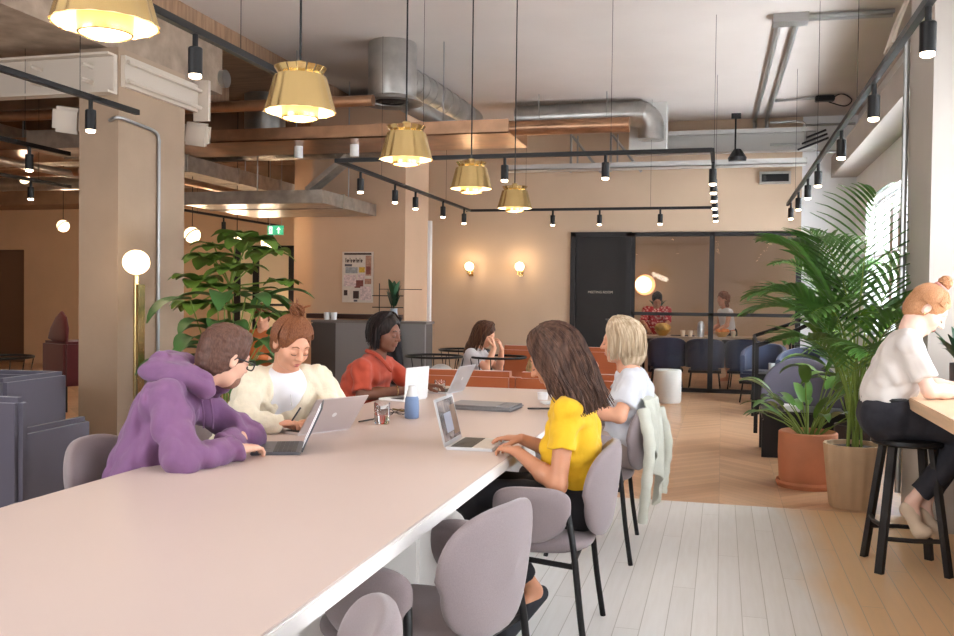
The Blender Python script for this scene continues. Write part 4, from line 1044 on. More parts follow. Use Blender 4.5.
# kentia palm
m_tanpot = mat('ribbed_tan_pot', (196, 166, 134), .8, var=.1, vscale=4, bump=.15, bscale=20)
t = thing('kentia_palm', 'tall kentia palm in a tan faceted pot', 'potted plant', (.875, 6.72, 0))
pot(t, [(0, .0), (.14, .0), (.150, .02), (.19, .40), (.192, .43), (.176, .43), (.17, .39)], m_tanpot, .17, .40, n=96, flute=14, fa=.02)
random.seed(11); mb = MB(); ms = MB()
def frond(mb, ms, base, az, H, reach, curl, nl=22, ll=.34, wd=.040, stemf=.45, tw=0):
    """arching rachis with paired pointed leaflets"""
    u = Vector((math.cos(az), math.sin(az), 0)); P = []
    for i in range(25):
        s_ = i/24; P.append(Vector(base)+u*reach*(s_**1.7)+Vector((0, 0, H*math.sin(min(1.0, s_)*PI/2*curl)/math.sin(PI/2*min(1, curl)) if curl <= 1 else H*math.sin(s_*PI/2*curl))))
    ms.tube(P, [.008*(1-.75*i/24) for i in range(25)], 6)
    for j in range(nl):
        s_ = stemf+(1-stemf)*(j/(nl-1))*.98; i = min(23, int(s_*24)); p = P[i].lerp(P[i+1], s_*24-i); d = (P[i+1]-P[i]).normalized()
        side = d.cross(Vector((0, 0, 1)))
        side = side.normalized() if side.length > 1e-3 else Vector((-u.y, u.x, 0))
        q = j/(nl-1); L = ll*(.55+.9*math.sin(PI*min(1, q*.8+.15)))*(1-.45*q)
        for sx in (-1, 1):
            dd = (d*(.55+.6*q)+side*sx*1.0+Vector((0, 0, .18))).normalized()
            leaf_strip(mb, p, dd, L*rnd(.9, 1.1), wd, rnd(.5, 1.1), n=5, fold=.2, prof=lambda s: max(.05, math.sin(PI*min(1, s*.85+.1)))**.7)
B = (0, 0, .40)
specs = [(1.1, 1.75, .35, .82, .42), (.55, 1.35, .75, 1.0, .36), (2.6, 1.42, .60, 1.0, .34), (3.4, 1.05, .68, 1.15, .32), (4.1, .95, .62, 1.2, .30), (2.1, 1.45, .55, .95, .36), (5.3, .9, .65, 1.2, .32),
         (.0, 1.10, .70, 1.15, .32), (3.0, 1.40, .62, .95, .36), (1.7, 1.15, .55, 1.05, .34), (4.8, .70, .55, 1.2, .28), (3.8, .75, .6, 1.15, .28), (2.85, .95, .72, 1.2, .32)]
for (az, H_, rc, cu_, ll) in specs:
    frond(mb, ms, (B[0]+rnd(-.05, .05), B[1]+rnd(-.05, .05), B[2]), az, H_, rc, cu_, 16, ll*1.05)
mb.build('leaves', mat('palm_green', (84, 126, 56), .45, var=.3, vscale=5, coat=.15), t, True); ms.build('stems', m_stem, t, True)
# second palm further back by the glass
t = thing('kentia_palm', 'smaller palm standing farther back against the glazed screen', 'potted plant', (1.28, 11.2, 0))
pot(t, [(0, .0), (.17, .0), (.2, .35), (.185, .35), (.18, .31)], m_dark, .18, .32)
mb = MB(); ms = MB()
for (az, H_, rc, cu_, ll) in [(2.9, 1.75, .75, 1.0, .34), (2.2, 1.9, .5, .9, .34), (3.6, 1.5, .8, 1.1, .32), (1.2, 1.8, .4, .9, .32), (4.4, 1.3, .7, 1.15, .3), (.3, 1.5, .5, 1.1, .3), (3.1, 1.2, .8, 1.2, .3)]:
    frond(mb, ms, (0, 0, .32), az, H_, rc, cu_, 16, ll, .034)
mb.build('leaves', MATS['palm_green'], t, True); ms.build('stems', m_stem, t, True)
# plant on the window counter
t = thing('potted_plant', 'deep green plant in a dark grey pot on the window counter', 'potted plant', (1.32, 5.72, .90))
pot(t, [(0, .0), (.07, .0), (.078, .02), (.08, .15), (.072, .15), (.07, .13)], mat('dark_grey_pot', (84, 84, 92), .6), .07, .13)
mb = MB(); random.seed(9)
for k in range(20):
    a = rnd(0, 2*PI); leaf_strip(mb, (.02*math.cos(a), .02*math.sin(a), .13), (math.cos(a)*.6, math.sin(a)*.6, rnd(.6, 1.5)), rnd(.16, .30), rnd(.045, .07), rnd(.6, 1.6))
mb.build('leaves', m_leaf3, t, True)
# desk plant (upright, in a pale vase)
t = thing('potted_plant', 'upright dark green plant in a pale blue vase on the reception counter', 'potted plant', (-3.79, 10.48, 1.10))
pot(t, [(0, .0), (.045, .0), (.055, .05), (.04, .13), (.046, .15), (.04, .15), (.035, .12)], mat('pale_blue_vase', (160, 172, 184), .4), .035, .12)
mb = MB(); random.seed(4)
for k in range(16):
    a = rnd(0, 2*PI); h = rnd(.05, .34); leaf_strip(mb, (.03*math.cos(a), .03*math.sin(a)-.0, .13+h*.6), (math.cos(a)*.35, math.sin(a)*.35, 1), rnd(.14, .2), rnd(.06, .085), rnd(.1, .5))
for k in range(4): mb.tube([(0, 0, .12), (.02*(k-1.5), .0, .42)], .006, 5)
mb.build('leaves', m_leaf3, t, True)
# big plant beside the left pier
t = thing('umbrella_plant', 'large leafy plant beside the left pier behind the man in purple', 'potted plant', (-4.12, 7.25, 0))
pot(t, [(0, .0), (.16, .0), (.2, .3), (.2, .38), (.185, .38), (.18, .34)], m_dark, .18, .35)
mb = MB(); ms = MB(); random.seed(21)
def whorl(c, az, n, L, wd, drp, tilt=.35):
    for k in range(n):
        a = az+2*PI*k/n+rnd(-.2, .2)
        leaf_strip(mb, c, (math.cos(a), math.sin(a), tilt+rnd(-.25, .25)), L*rnd(.8, 1.15), wd*rnd(.85, 1.15), drp, n=7, fold=.1)
trunk = smooth_path([(0, 0, .35), (.02, .02, .9), (-.02, 0, 1.3), (.03, .02, 1.7)], 5); ms.tube(trunk, .014, 8)
W = [((.18, .0, 1.90), 6, .30, .15, 1.7), ((.36, .02, 1.78), 6, .24, .12, 1.8), ((-.16, -.03, 1.72), 6, .27, .14, 1.6), ((-.36, .0, 1.52), 6, .25, .13, 1.8), ((.1, -.12, 1.62), 7, .27, .13, 1.7), ((.50, .06, 1.52), 5, .18, .09, 1.6),
     ((.28, -.04, 1.42), 5, .18, .09, 1.3), ((0, .1, 1.95), 6, .24, .12, 1.6), ((-.25, .12, 1.85), 5, .20, .10, 1.7), ((-.30, -.08, 1.30), 5, .24, .13, 1.9), ((.12, -.15, 1.25), 6, .24, .13, 1.7), ((-.1, -.1, 1.45), 6, .25, .13, 1.8), ((.40, .05, 1.2), 5, .2, .11, 1.6)]
for (c, n, L, wd, drp) in W:
    ms.tube(smooth_path([trunk[12], Vector(c)*.6+trunk[12]*.4, c], 4), .007, 6); whorl(Vector(c)*.92+Vector((0, 0, .10)), rnd(0, 6), n+3, L*1.05, wd*1.55, drp)
mb.build('leaves', mat('leaf_olive_green', (98, 130, 50), .55, var=.3, vscale=5), t, True); ms.build('stems', m_stem, t, True)
t = thing('cheese_plant', 'deep green plant with long drooping leaves below the large leafy plant', 'potted plant', (-3.86, 6.72, 0))
pot(t, [(0, .0), (.16, .0), (.2, .3), (.2, .38), (.185, .38), (.18, .34)], m_dark, .18, .35)
mb = MB(); ms = MB(); random.seed(22)
for k in range(30):
    a = rnd(0, 2*PI); h = rnd(.35, 1.05); sp_ = rnd(.06, .45)
    b0 = Vector((.03*math.cos(a), .03*math.sin(a), .35)); tp = Vector((sp_*math.cos(a), sp_*math.sin(a), .35+h))
    ms.tube([b0, b0.lerp(tp, .5)+Vector((0, 0, .1)), tp], .005, 5)
    leaf_strip(mb, tp, (math.cos(a), math.sin(a), rnd(.0, .6)), rnd(.30, .46), rnd(.13, .21), rnd(1.6, 2.8), n=8)
mb.build('leaves', mat('leaf_monstera_green', (66, 106, 50), .55, var=.3, vscale=5), t, True); ms.build('stems', m_stem, t, True)
# low greenery in the trough
mb = MB(); random.seed(8)
for k in range(60):
    a = rnd(0, 2*PI); leaf_strip(mb, (-4.66+rnd(-.1, .13), 7.3+rnd(-.2, .2), .70), (math.cos(a)*.5, math.sin(a)*.5, 1), rnd(.08, .14), .04, 1.2, n=4)
tag(mb.build('low_foliage', m_leaf, None, True), 'low green foliage growing in the grey-blue planter box', 'plant')

# ================================================================ around the glazed screen
def navy_chair(x, y, rz, label):
    t = thing('tub_chair', label, 'chair', (x, y, 0), math.radians(rz), 'navy tub chairs by the glazed screen')
    P = []; mb = MB(); n = 20; vs = []
    for i in range(n+1):
        a = -PI*.5-PI*.62+PI*1.24*i/n; hh = .80-.16*(abs(i-n/2)/(n/2))**2.2
        for (r, z) in ((.30, .34), (.31, hh-.02), (.295, hh), (.26, hh), (.245, hh-.02), (.245, .34)): vs.append((r*math.cos(a), r*math.sin(a), z))
    fs = []
    for i in range(n):
        for k in range(6): fs.append((i*6+k, (i+1)*6+k, (i+1)*6+(k+1) % 6, i*6+(k+1) % 6))
    fs += [tuple(range(6)), tuple(n*6+k for k in reversed(range(6)))]
    mb.add(vs, fs); mb.build('backrest', m_navy2, t, True)
    MB().box(-.25, .25, -.24, .26, .30, .44, .04).build('seat', m_navy2, t, True)
    box('seat_frame', -.25, .25, -.25, .25, .26, .30, m_black, t)
    for sx in (-1, 1):
        for sy in (-1, 1): MB().tube([(sx*.21, sy*.21, .27), (sx*.24, sy*.24, 0)], .011, 8).build('leg', m_black, t, True)
    return t
navy_chair(.56, 13.35, 160, 'navy tub chair in front of the glazed screen, left of the railing')
navy_chair(.98, 12.5, 150, 'navy tub chair behind the dark side table, under the palm fronds')
# slab-legged lounge chair
t = thing('slab_leg_chair', 'black lounge chair with slate blue back and cut-out slab legs beside the terracotta pot', 'chair', (.72, 8.95, 0), math.radians(0))
MB().box(-.36, .36, -.34, .30, .33, .41, .012).build('seat', m_blackpaint, t, True)
mb = MB(); o_ = []
for k in range(30):
    a = PI*k/29; o_.append((.36*math.cos(a), .50+.36*math.sin(a)**.8))
pad(mb, [(-.36, .42), (0, .42), (.36, .42)]+o_[1:-1], .06, lambda u, v, w_: (u, .20+w_+.12*(v-.4)-.28*(abs(u)/.36)**2*.6, v), .1); mb.build('backrest', m_navy, t, True)
for yy in (-.30, .26):
    mb = MB()
    mb.box(-.36, -.14, yy-.02, yy+.02, 0, .33); mb.box(.14, .36, yy-.02, yy+.02, 0, .33); mb.box(-.14, .14, yy-.02, yy+.02, .26, .33)
    mb.build('leg', m_blackpaint, t)
# railing
t = thing('metal_railing', 'thin black metal railing with two posts, rising to the right', 'railing', (.36, 0, 0))
mb = MB(); mb.tube([(0, 10.2, .92), (.02, 11.7, .97)], .02, 8); mb.tube([(0, 10.2, .92), (.25, 10.15, 1.02), (.62, 10.1, 1.22), (1.45, 10.1, 1.24)], .022, 8); mb.tube([(.02, 11.7, .97), (.7, 11.65, 1.22), (1.45, 11.65, 1.24)], .022, 8); mb.build('handrail', m_black, t, True)
for p in ((0, 10.2), (.02, 11.7)): MB().box(p[0]-.02, p[0]+.02, p[1]-.02, p[1]+.02, 0, .95).build('post', m_black, t)
t = thing('side_table', 'small dark box side table holding the glass tumbler by the railing', 'side table', (.62, 12.05, 0))
box('top', -.22, .22, -.2, .2, .47, .50, m_black, t); box('body', -.19, .19, -.17, .17, .10, .47, m_blackpaint, t)
for sx in (-.17, .17):
    for sy in (-.15, .15): MB().cyl((sx, sy), .012, 0, .1, 6).build('leg', m_black, t)
t = thing('water_glass', 'glass tumbler standing on the dark side table by the railing', 'glass', (.60, 11.95, .50))
MB().lathe([(0, 0), (.035, 0), (.04, .13), (.036, .13), (.032, .01), (0, .01)], 24).build('glass', mat('frosty_glass', (225, 230, 232), .15, trans=.6), t, True)
o = MB().box(-.07, .07, -.1, .1, 0, .05, .008).build('napkin_pack', m_whitep, None, True); o.location = (.62, 8.78, .41); tag(o, 'white folded papers on the seat corner of the slab-legged chair', 'papers')

# meeting room furniture
t = thing('meeting_table', 'long pale-topped table behind the glazed screen', 'table', (-.1, 15.9, 0))
box('tabletop', -1.35, 1.35, -.42, .42, .76, .80, mat('buffet_top', (196, 172, 148), .4), t, .005)
for xx in (-1.2, 1.2):
    for yy in (-.35, .35): box('leg', xx-.02, xx+.02, yy-.02, yy+.02, 0, .76, m_black, t)
def mchair(x, y, rz, lab_): 
    o = dup(bpy.data.objects['tub_chair'], (x, y, 0), math.radians(rz), lab_, 'navy tub chairs behind the glazed screen'); return o
mchair(-.85, 15.25, 5, 'dark tub chair behind the glass, left of the screen post'); mchair(.36, 15.2, -5, 'dark tub chair behind the glass, right of the screen post'); mchair(-.25, 15.15, 0, 'dark tub chair behind the glass, against the screen post')
t = thing('round_wall_lamp', 'glowing round disc lamp on the wall behind the glass', 'wall lamp', (-1.44, 18.15, 1.68))
mb = MB(); mb.lathe([(.05, 0), (.15, .02), (.19, .05), (.20, .04), (.17, .0), (.06, -.02)], 40); o = mb.build('disc', mat('amber_disc', (232, 190, 150), .5, emit=.9, ecol=(240, 176, 120)), t, True); o.rotation_euler = (PI/2, 0, 0); o.location = (0, -.05, 0)
MB().sphere((0, -.12, 0), .06, 20).build('globe', m_opal, t, True)
l = bpy.data.lights.new('disc_light', 'POINT'); l.energy = 4; l.color = (1, .78, .55); l.shadow_soft_size = .15
q = bpy.data.objects.new('disc_light', l); COL.objects.link(q); q.parent = t; q.location = (0, -.4, 0)
k = 0
for (x_, y_) in ((-1.3, 15.3), (-.35, 15.3), (-1.9, 16.4), (-1.2, 16.8), (-.2, 16.6), (.6, 15.4), (.8, 16.6)):
    t = thing('ceiling_downlight', 'small round downlight in the ceiling behind the glass', 'downlight', (x_, y_, 2.74), 0, 'downlights behind the glass')
    MB().lathe([(0, 0), (.05, 0), (.055, -.006), (.05, -.01), (0, -.006)], 16).build('disc', m_spotglow, t)
    if k % 2 == 0:
        l = bpy.data.lights.new('downlight', 'SPOT'); l.energy = 16; l.color = (1, .9, .78); l.spot_size = 2.2; l.spot_blend = .8; l.shadow_soft_size = .1
        q = bpy.data.objects.new('downlight', l); COL.objects.link(q); q.parent = t; q.location = (0, 0, -.05)
    k += 1
# food and things on the buffet
bowl = [(0, 0), (.06, 0), (.13, .08), (.14, .09), (.125, .085), (.055, .01), (0, .01)]
def buffet(name, prof, x, y, m, label, cat, group=None):
    o = MB().lathe(prof, 24).build(name, m, None, True); o.location = (x, y, .80); return tag(o, label, cat, group)
m_amber = mat('amber_glass', (214, 160, 84), .3); m_cream = mat('cream_ceramic', (232, 214, 190), .5)
buffet('bowl', bowl, -.95, 15.72, m_amber, 'amber bowl on the buffet beside the person in red', 'bowl')
o = SDF(.012).ell((-.95, 15.72, .93), (.13, .13, .08), k=.02).mesh('bread', mat('bread_crust', (212, 164, 90), .7, var=.3, vscale=20), None, fold=.012, fscale=60); tag(o, 'heaped golden bread in the amber bowl', 'bread')
for i, x_ in enumerate((-1.35, -.62, -.5, -.40, .18, .95, 1.1)): buffet('cup', [(0, 0), (.03, 0), (.04, .1), (.036, .1), (.028, .01), (0, .01)], x_, 15.62+.05*(i % 2), m_cream, 'cream cup standing on the buffet behind the glass, %s from the left' % ordn[i].replace('nearest', 'first'), 'cup', 'cups on the buffet')
buffet('vacuum_flask', [(0, 0), (.055, 0), (.058, .16), (.05, .22), (.03, .25), (0, .26)], -.33, 15.62, m_silver, 'shiny metal flask beside the screen post', 'flask')
buffet('bowl', bowl, .0, 15.65, m_amber, 'amber bowl right of the screen post', 'bowl')
for i, x_ in enumerate((-.06, .03, .08)): o = MB().sphere((0, 0, .035), .045, 14).build('orange', mat('orange_fruit', (226, 130, 44), .5), None, True); o.location = (x_, 15.6+.04*i, .86); tag(o, '%s orange in the bowl right of the screen post' % ('left', 'middle', 'right')[i], 'fruit', 'oranges in the bowl')
o = MB().box(-.2, .2, -.12, .12, 0, .015, .004).build('tray', m_dark, None, True); o.location = (-.62, 15.8, .80); tag(o, 'dark serving tray in the middle of the buffet', 'tray')
mb = MB(); random.seed(2)
for k in range(12):
    a = rnd(0, 6.28); leaf_strip(mb, (-1.12, 16.9, 1.15), (math.cos(a)*.5, math.sin(a)*.5, 1), .3, .08, 1.0)
mb.tube([(-1.12, 16.9, 0), (-1.12, 16.9, 1.15)], .02, 6); tag(mb.build('slim_plant', m_leaf3, None, True), 'slim dark plant behind the person in red', 'plant')
# jacket draped over the chair
def cloth(name, m, W, path, fold, waves, parent=None, edge=.0, seed=1, th=.006):
    """path(u, v) -> point; u across, v along; folds deepen away from v=0"""
    nu, nv = 60, 50; vs = []; r = random.Random(seed); ph = r.random()*6
    for i in range(nu+1):
        for j in range(nv+1):
            u = -1+2*i/nu; v = j/nv; vs.append(path(u, v))
    fs = [(i*(nv+1)+j, (i+1)*(nv+1)+j, (i+1)*(nv+1)+j+1, i*(nv+1)+j+1) for i in range(nu) for j in range(nv)]
    o = MB().add(vs, fs).build(name, m, parent, True)
    md = o.modifiers.new('thickness', 'SOLIDIFY'); md.thickness = th
    return o
m_jkt = mat('pale_grey_green_cloth', (200, 200, 188), .9, var=.06, vscale=12, bump=.2, bscale=80)
t = thing('jacket', 'pale grey-green jacket hanging over the back of the blonde woman\'s chair', 'jacket', (0, 0, 0))
def jp(u, v):
    yc = 5.20+.17*u*(1+.10*math.sin(3*v))
    back = .045*(u*u)
    f = .020*math.sin(9*u+1.2+2*v)+.010*math.sin(21*u+.5)
    if v < .12: q = v/.12; return (-.50+.06*q-back, yc, .72+.12*q+.01*math.sin(9*u))
    if v < .22: q = (v-.12)/.10; return (-.44+.09*math.sin(q*PI/2)-back, yc, .845+.012*math.sin(q*PI)+.008*math.sin(9*u))
    q = (v-.22)/.78; L = .40+.16*math.sin(2.2*u+1.0)+.04*math.sin(7*u)
    return (-.345+.02*q-back+f*(.25+.9*q)+.02*math.sin(q*PI), yc+.02*math.sin(5*q+u), .845-L*q)
cloth('body', m_jkt, 1, jp, 0, 0, t)
def sl(pts, rs, name): 
    P = smooth_path(pts, 8); n = len(P); mb = MB(); mb.tube(P, [rs*(1+.07*math.sin(i*1.7)-.25*i/n) for i in range(n)], 12); mb.build(name, m_jkt, t, True)
sl([(-.40, 5.02, .80), (-.36, 4.98, .62), (-.37, 4.97, .42), (-.39, 4.97, .20)], .034, 'sleeve')
sl([(-.34, 5.30, .78), (-.29, 5.31, .6), (-.30, 5.32, .42), (-.31, 5.30, .30)], .036, 'sleeve')
# ================================================================ people
def V3(*a): return Vector(a)
def skinmat(name, col): return mat(name, col, .5, var=.05, vscale=18, sss=.08)
SK_fair = skinmat('skin_fair', (226, 178, 154)); SK_tan = skinmat('skin_tan', (196, 136, 104)); SK_dark = skinmat('skin_dark', (112, 70, 52)); SK_warm = skinmat('skin_warm', (216, 158, 128))
def hairmat(name, c1, c2, sc_=90, st=(1, 1, .07)):
    m = mat(name, c1, .5, spec=.25); t = NT(m); tc = t.n('TexCoord'); n = t.n('TexNoise'); n.inputs['Scale'].default_value = sc_; n.inputs['Detail'].default_value = 3
    mp = t.n('Mapping'); mp.inputs['Scale'].default_value = st; t.l(tc.outputs['Object'], mp.inputs[0]); t.l(mp.outputs[0], n.inputs[0]); r = t.n('ValToRGB'); r.color_ramp.elements[0].position = .38; r.color_ramp.elements[1].position = .62
    r.color_ramp.elements[0].color = (*lin(c1), 1); r.color_ramp.elements[1].color = (*lin(c2), 1); t.l(n.outputs[0], r.inputs[0]); t.l(r.outputs[0], t.b.inputs['Base Color'])
    return m
H_brown = hairmat('hair_brown', (64, 40, 28), (98, 64, 46)); H_short = hairmat('hair_short_brown', (80, 56, 48), (100, 72, 62), 200, (1, 1, .3))
H_auburn = hairmat('hair_auburn', (104, 62, 40), (136, 86, 56), 300, (1, 1, .3)); H_black = hairmat('hair_black', (20, 15, 15), (42, 31, 29))
H_blonde = hairmat('hair_blonde', (166, 142, 114), (206, 186, 160), 60); H_ginger = hairmat('hair_ginger', (174, 120, 84), (200, 150, 110), 300, (1, 1, .3))
H_longbrown = hairmat('hair_long_brown', (62, 43, 36), (98, 72, 60), 55)
m_lip = mat('lips', (178, 98, 88), .45); m_lipd = mat('lips_dark', (120, 62, 56), .45); m_lash = mat('lash_dark', (40, 28, 24), .6); m_eye = mat('eye_white', (232, 226, 220), .2)

class Head:
    """head frame: f = where the face looks, u = crown, r = the person's right"""
    def __init__(s, c, f, u=(0, 0, 1), k=1.0):
        s.c = Vector(c); s.f = Vector(f).normalized(); u = Vector(u); s.r = s.f.cross(u).normalized(); s.u = s.r.cross(s.f).normalized(); s.k = k
    def P(s, x, y, z): return s.c+(s.r*x+s.f*y+s.u*z)*s.k
    def R(s): return np.array([[s.r[i], s.f[i], s.u[i]] for i in range(3)])
    def add(s, S):
        R = s.R(); k = s.k; E = lambda x, y, z, a, b, c, kk=.02, sub=False: S.ell(s.P(x, y, z), (a*k, b*k, c*k), R, kk*k, sub)
        E(0, -.018, .032, .075, .094, .086); E(0, .026, -.028, .060, .066, .086, .03)
        S.cone(s.P(-.028, .030, -.078), s.P(.028, .030, -.078), .026*k, k=.03*k); E(0, .052, -.086, .030, .030, .024, .025)
        E(-.038, .058, -.030, .022, .022, .022, .03); E(.038, .058, -.030, .022, .022, .022, .03)
        S.cone(s.P(-.034, .074, .026), s.P(.034, .074, .026), .011*k, k=.02*k)
        for sx in (-1, 1): E(sx*.032, .098, .002, .019, .016, .012, .012, True)
        for sx in (-1, 1): E(sx*.031, .077, .001, .0165, .0165, .0135, .006)
        S.cone(s.P(0, .084, .018), s.P(0, .112, -.024), .0075*k, .0105*k, .014*k)
        for sx in (-1, 1): E(sx*.0105, .098, -.028, .009, .010, .007, .007)
        E(0, .088, -.055, .024, .010, .012, .012); E(0, .086, -.066, .020, .011, .007, .006); E(0, .070, -.094, .020, .018, .016, .018)
        for sx in (-1, 1):
            E(sx*.077, -.010, -.006, .011, .020, .033, .006); E(sx*.088, -.004, -.004, .007, .011, .018, .005, True)
        return s
    def extras(s, t, off, lip=m_lip, brow=m_lash, closed=True):
        k = s.k; mb = MB(); w_ = []
        for sx in (-1, 1):
            pts = [s.P(sx*(.014+.036*q), .0905-.010*q-.002, .026+.007*math.sin(q*PI)-.003*q) for q in [i/6 for i in range(7)]]
            MB().tube(pts, [.0018*k, .0032*k, .0034*k, .0032*k, .003*k, .0024*k, .001*k], 6).build('eyebrow', brow, t, True, off)
            pts = [s.P(sx*(.031+.0155*math.cos(a)), .0775+.0155*math.sin(a)*.95+.001, -.0065-.003*math.sin(a)) for a in [PI*.12+PI*.76*i/8 for i in range(9)]]
            MB().tube(pts, .0016*k, 6).build('eyelashes', m_lash, t, True, off)
        mb = MB(); mb.tube([s.P(x, .0985-.9*abs(x)**1.1*.6, -.0575+.0015*math.cos(x*200)) for x in [-.021+.0035*i for i in range(13)]], [.0008*k+.0032*k*math.sin(PI*i/12) for i in range(13)], 8)
        mb.tube([s.P(x, .0975-.9*abs(x)**1.1*.6, -.0655) for x in [-.018+.003*i for i in range(13)]], [.0008*k+.0042*k*math.sin(PI*i/12) for i in range(13)], 8)
        mb.build('lips', lip, t, True, off)

def hand(S, wr, d, n, side, curl=.35, k=1.0, spread=.07, thumb=.9):
    """wr wrist, d towards the fingers, n out of the back of the hand, side=+1 when the thumb lies on +(d x n)"""
    wr = Vector(wr); d = Vector(d).normalized(); n = Vector(n); n = (n-d*n.dot(d)).normalized(); x = d.cross(n)*side
    P = lambda a, b, c: wr+(x*a+d*b+n*c)*k
    for i, xx in enumerate((.030, .010, -.010, -.028)):
        S.cone(P(xx*.55, .0, 0), P(xx, .082-.006*abs(i-1), .002), .0145*k, .0115*k, .014*k)
    for i, (xx, L, r) in enumerate(((.030, .070, .0088), (.010, .078, .0092), (-.010, .072, .0088), (-.028, .056, .0078))):
        p = P(xx, .082-.006*abs(i-1), .002); a = curl*.5; dirx = (i-1.5)*-spread
        for j, f in enumerate((.45, .31, .24)):
            dd = d*math.cos(a)*math.cos(dirx)-n*math.sin(a)+x*math.sin(dirx)*1.0
            q = p+dd.normalized()*L*f*k; S.cone(p, q, (r-.0008*j)*k, (r-.0008*(j+1))*k, .003*k); p = q; a += curl*(1.0+.2*i)
    p = P(.026, .016, -.006); a = .0
    for (f, r0, r1, ang) in ((.040, .0135, .0115, 0), (.032, .0112, .0100, .35), (.024, .0098, .0082, .55)):
        dd = (x*math.cos(thumb+ang)*1.0+d*math.sin(thumb+ang)-n*.35).normalized(); q = p+dd*f*k; S.cone(p, q, r0*k, r1*k, .008*k); p = q

def hair_falls(mb, H, paths, n, r, jit, seed=0):
    """strands between neighbouring guide paths"""
    rr = random.Random(seed)
    for i in range(n):
        a = rr.random()*(len(paths)-1.001); j = int(a); f = a-j; A, B = paths[j], paths[j+1]; m_ = len(A)
        off = Vector((rr.gauss(0, 1), rr.gauss(0, 1), rr.gauss(0, 1)))*jit; ph = rr.random()*6
        cut = m_ if rr.random() < .6 else m_-1-int(rr.random()*2)
        P = [A[q].lerp(B[q], f)+off*(.35+.65*q/m_)+Vector((math.sin(q*1.1+ph), math.cos(q*.9+ph), 0))*jit*.35*(q/m_) for q in range(cut)]
        rad = [r*(.7+.5*math.sin(PI*min(1, q/len(P)+.15)))*(1 if q < len(P)-2 else .55) for q in range(len(P))]
        mb.tube(P, rad, 5)
def scalp_path(H, az, part=(0, .02), length=.15, fall=(0, 0, -1), out=.010, theta=1.75, n1=7, n2=6, pull=None, wave=0.0):
    """from the parting over the skull to the side at azimuth az (0 = face, pi/2 = right), then falling"""
    rx, ry, rz = .075+out, .094+out, .086+out; P = []
    for i in range(n1):
        th = .12+(theta-.12)*i/(n1-1); x = rx*math.sin(th)*math.sin(az)+part[0]*(1-i/(n1-1)); y = -.018+ry*math.sin(th)*math.cos(az)+part[1]*(1-i/(n1-1)); z = .032+rz*math.cos(th)
        P.append(H.P(x, y, z))
    fl = Vector(fall).normalized(); p = P[-1]; d = (P[-1]-P[-2]).normalized()
    for i in range(n2):
        q = (i+1)/n2; d = (d*.4+fl*.6).normalized(); p = p+d*length/n2*H.k
        pp = p if pull is None else p.lerp(Vector(pull), .35*q*q)
        P.append(pp+Vector((math.sin(i*1.3+az*3), math.cos(i*1.3+az*3), 0))*wave)
    return P
def hair_cap(S, H, out=.008, front=.055, low=-.075, k=.01):
    """closed cap on the skull, cut open in front of the face"""
    R = H.R(); o = out
    S.ell(H.P(0, -.020, .034), ((.075+o)*H.k, (.094+o)*H.k, (.088+o)*H.k), R, k)
    S.ell(H.P(0, -.045, -.02), ((.066+o)*H.k, (.062+o)*H.k, (.075+o)*H.k), R, .02)
    S.ell(H.P(0, .096, -.038), (.064*H.k, .082*H.k, .116*H.k), R, .012, True)
    S.ell(H.P(0, .03, -.11), (.10*H.k, .085*H.k, .075*H.k), R, .012, True)
def body(t, off, vox, skin, H, J, k=1.0, hands=True, neckr=.052, fem=True):
    S = SDF(vox); H.add(S)
    nb = Vector(J['neck']); S.cone(H.P(0, -.028, -.055), nb, .052*k, (neckr+.006)*k, .02)
    shR, shL = Vector(J['shR']), Vector(J['shL']); ms = (shR+shL)/2
    S.cone(nb, ms-Vector((0, 0, .03)), .052*k, .06*k, .04); S.cone(shR, shL, .042*k, k=.04)
    pv = Vector(J['pelvis']); ax = (shR-shL).normalized()
    for sx in (-1, 1): S.cone(ms+ax*.06*sx-Vector((0, 0, .09)), pv+ax*.06*sx, .060*k, .075*k, .05)
    for sd in 'RL':
        sh, el, wr = Vector(J['sh'+sd]), Vector(J['el'+sd]), Vector(J['wr'+sd])
        S.cone(sh, el, .044*k, .036*k, .03); m_ = el.lerp(wr, .35); S.cone(el, m_, .037*k, .038*k, .02); S.cone(m_, wr, .038*k, .0245*k, .02)
        if 'hd'+sd in J: hand(S, wr, J['hd'+sd], J.get('hn'+sd, (0, 0, 1)), J.get('hs'+sd, 1), J.get('cu'+sd, .4), k*(.92 if fem else 1.0))
        if 'kn'+sd in J:
            kn, an = Vector(J['kn'+sd]), Vector(J['an'+sd]); hp = pv+ax*.09*(1 if sd == 'R' else -1)
            S.cone(hp, kn, .075*k, .05*k, .04); m_ = kn.lerp(an, .35); S.cone(kn, m_, .05*k, .052*k, .03); S.cone(m_, an, .052*k, .032*k, .03)
            if 'to'+sd in J: S.cone(an-Vector((0, 0, .02)), J['to'+sd], .034*k, .022*k, .03)
    return S.mesh('body', skin, t, off)
def torso(S, J, r=.108, rp=.115, k=.07, bust=0.0, belly=0.0, low=None, shr=.062, fwd=None):
    shR, shL, pv = Vector(J['shR']), Vector(J['shL']), Vector(J['pelvis']) if low is None else Vector(low); ms = (shR+shL)/2; ax = (shR-shL).normalized()
    up = (ms-pv).normalized()
    S.cone(shR, shL, shr, k=k)
    for sx in (-1, 1): S.cone(ms-up*.085+ax*.072*sx, pv+ax*.055*sx, r, rp, k)
    S.cone(ms-up*.02, Vector(J['neck'])-up*.03, .07, .055, .05)
    f = Vector(fwd) if fwd is not None else up.cross(ax); 
    if bust:
        for sx in (-1, 1): S.ell(ms-up*.17+ax*.075*sx+f*.07, (bust, bust, bust), None, .05)
    if belly: S.ell(ms.lerp(pv, .75)+f*.05, (belly, belly, belly), None, .07)
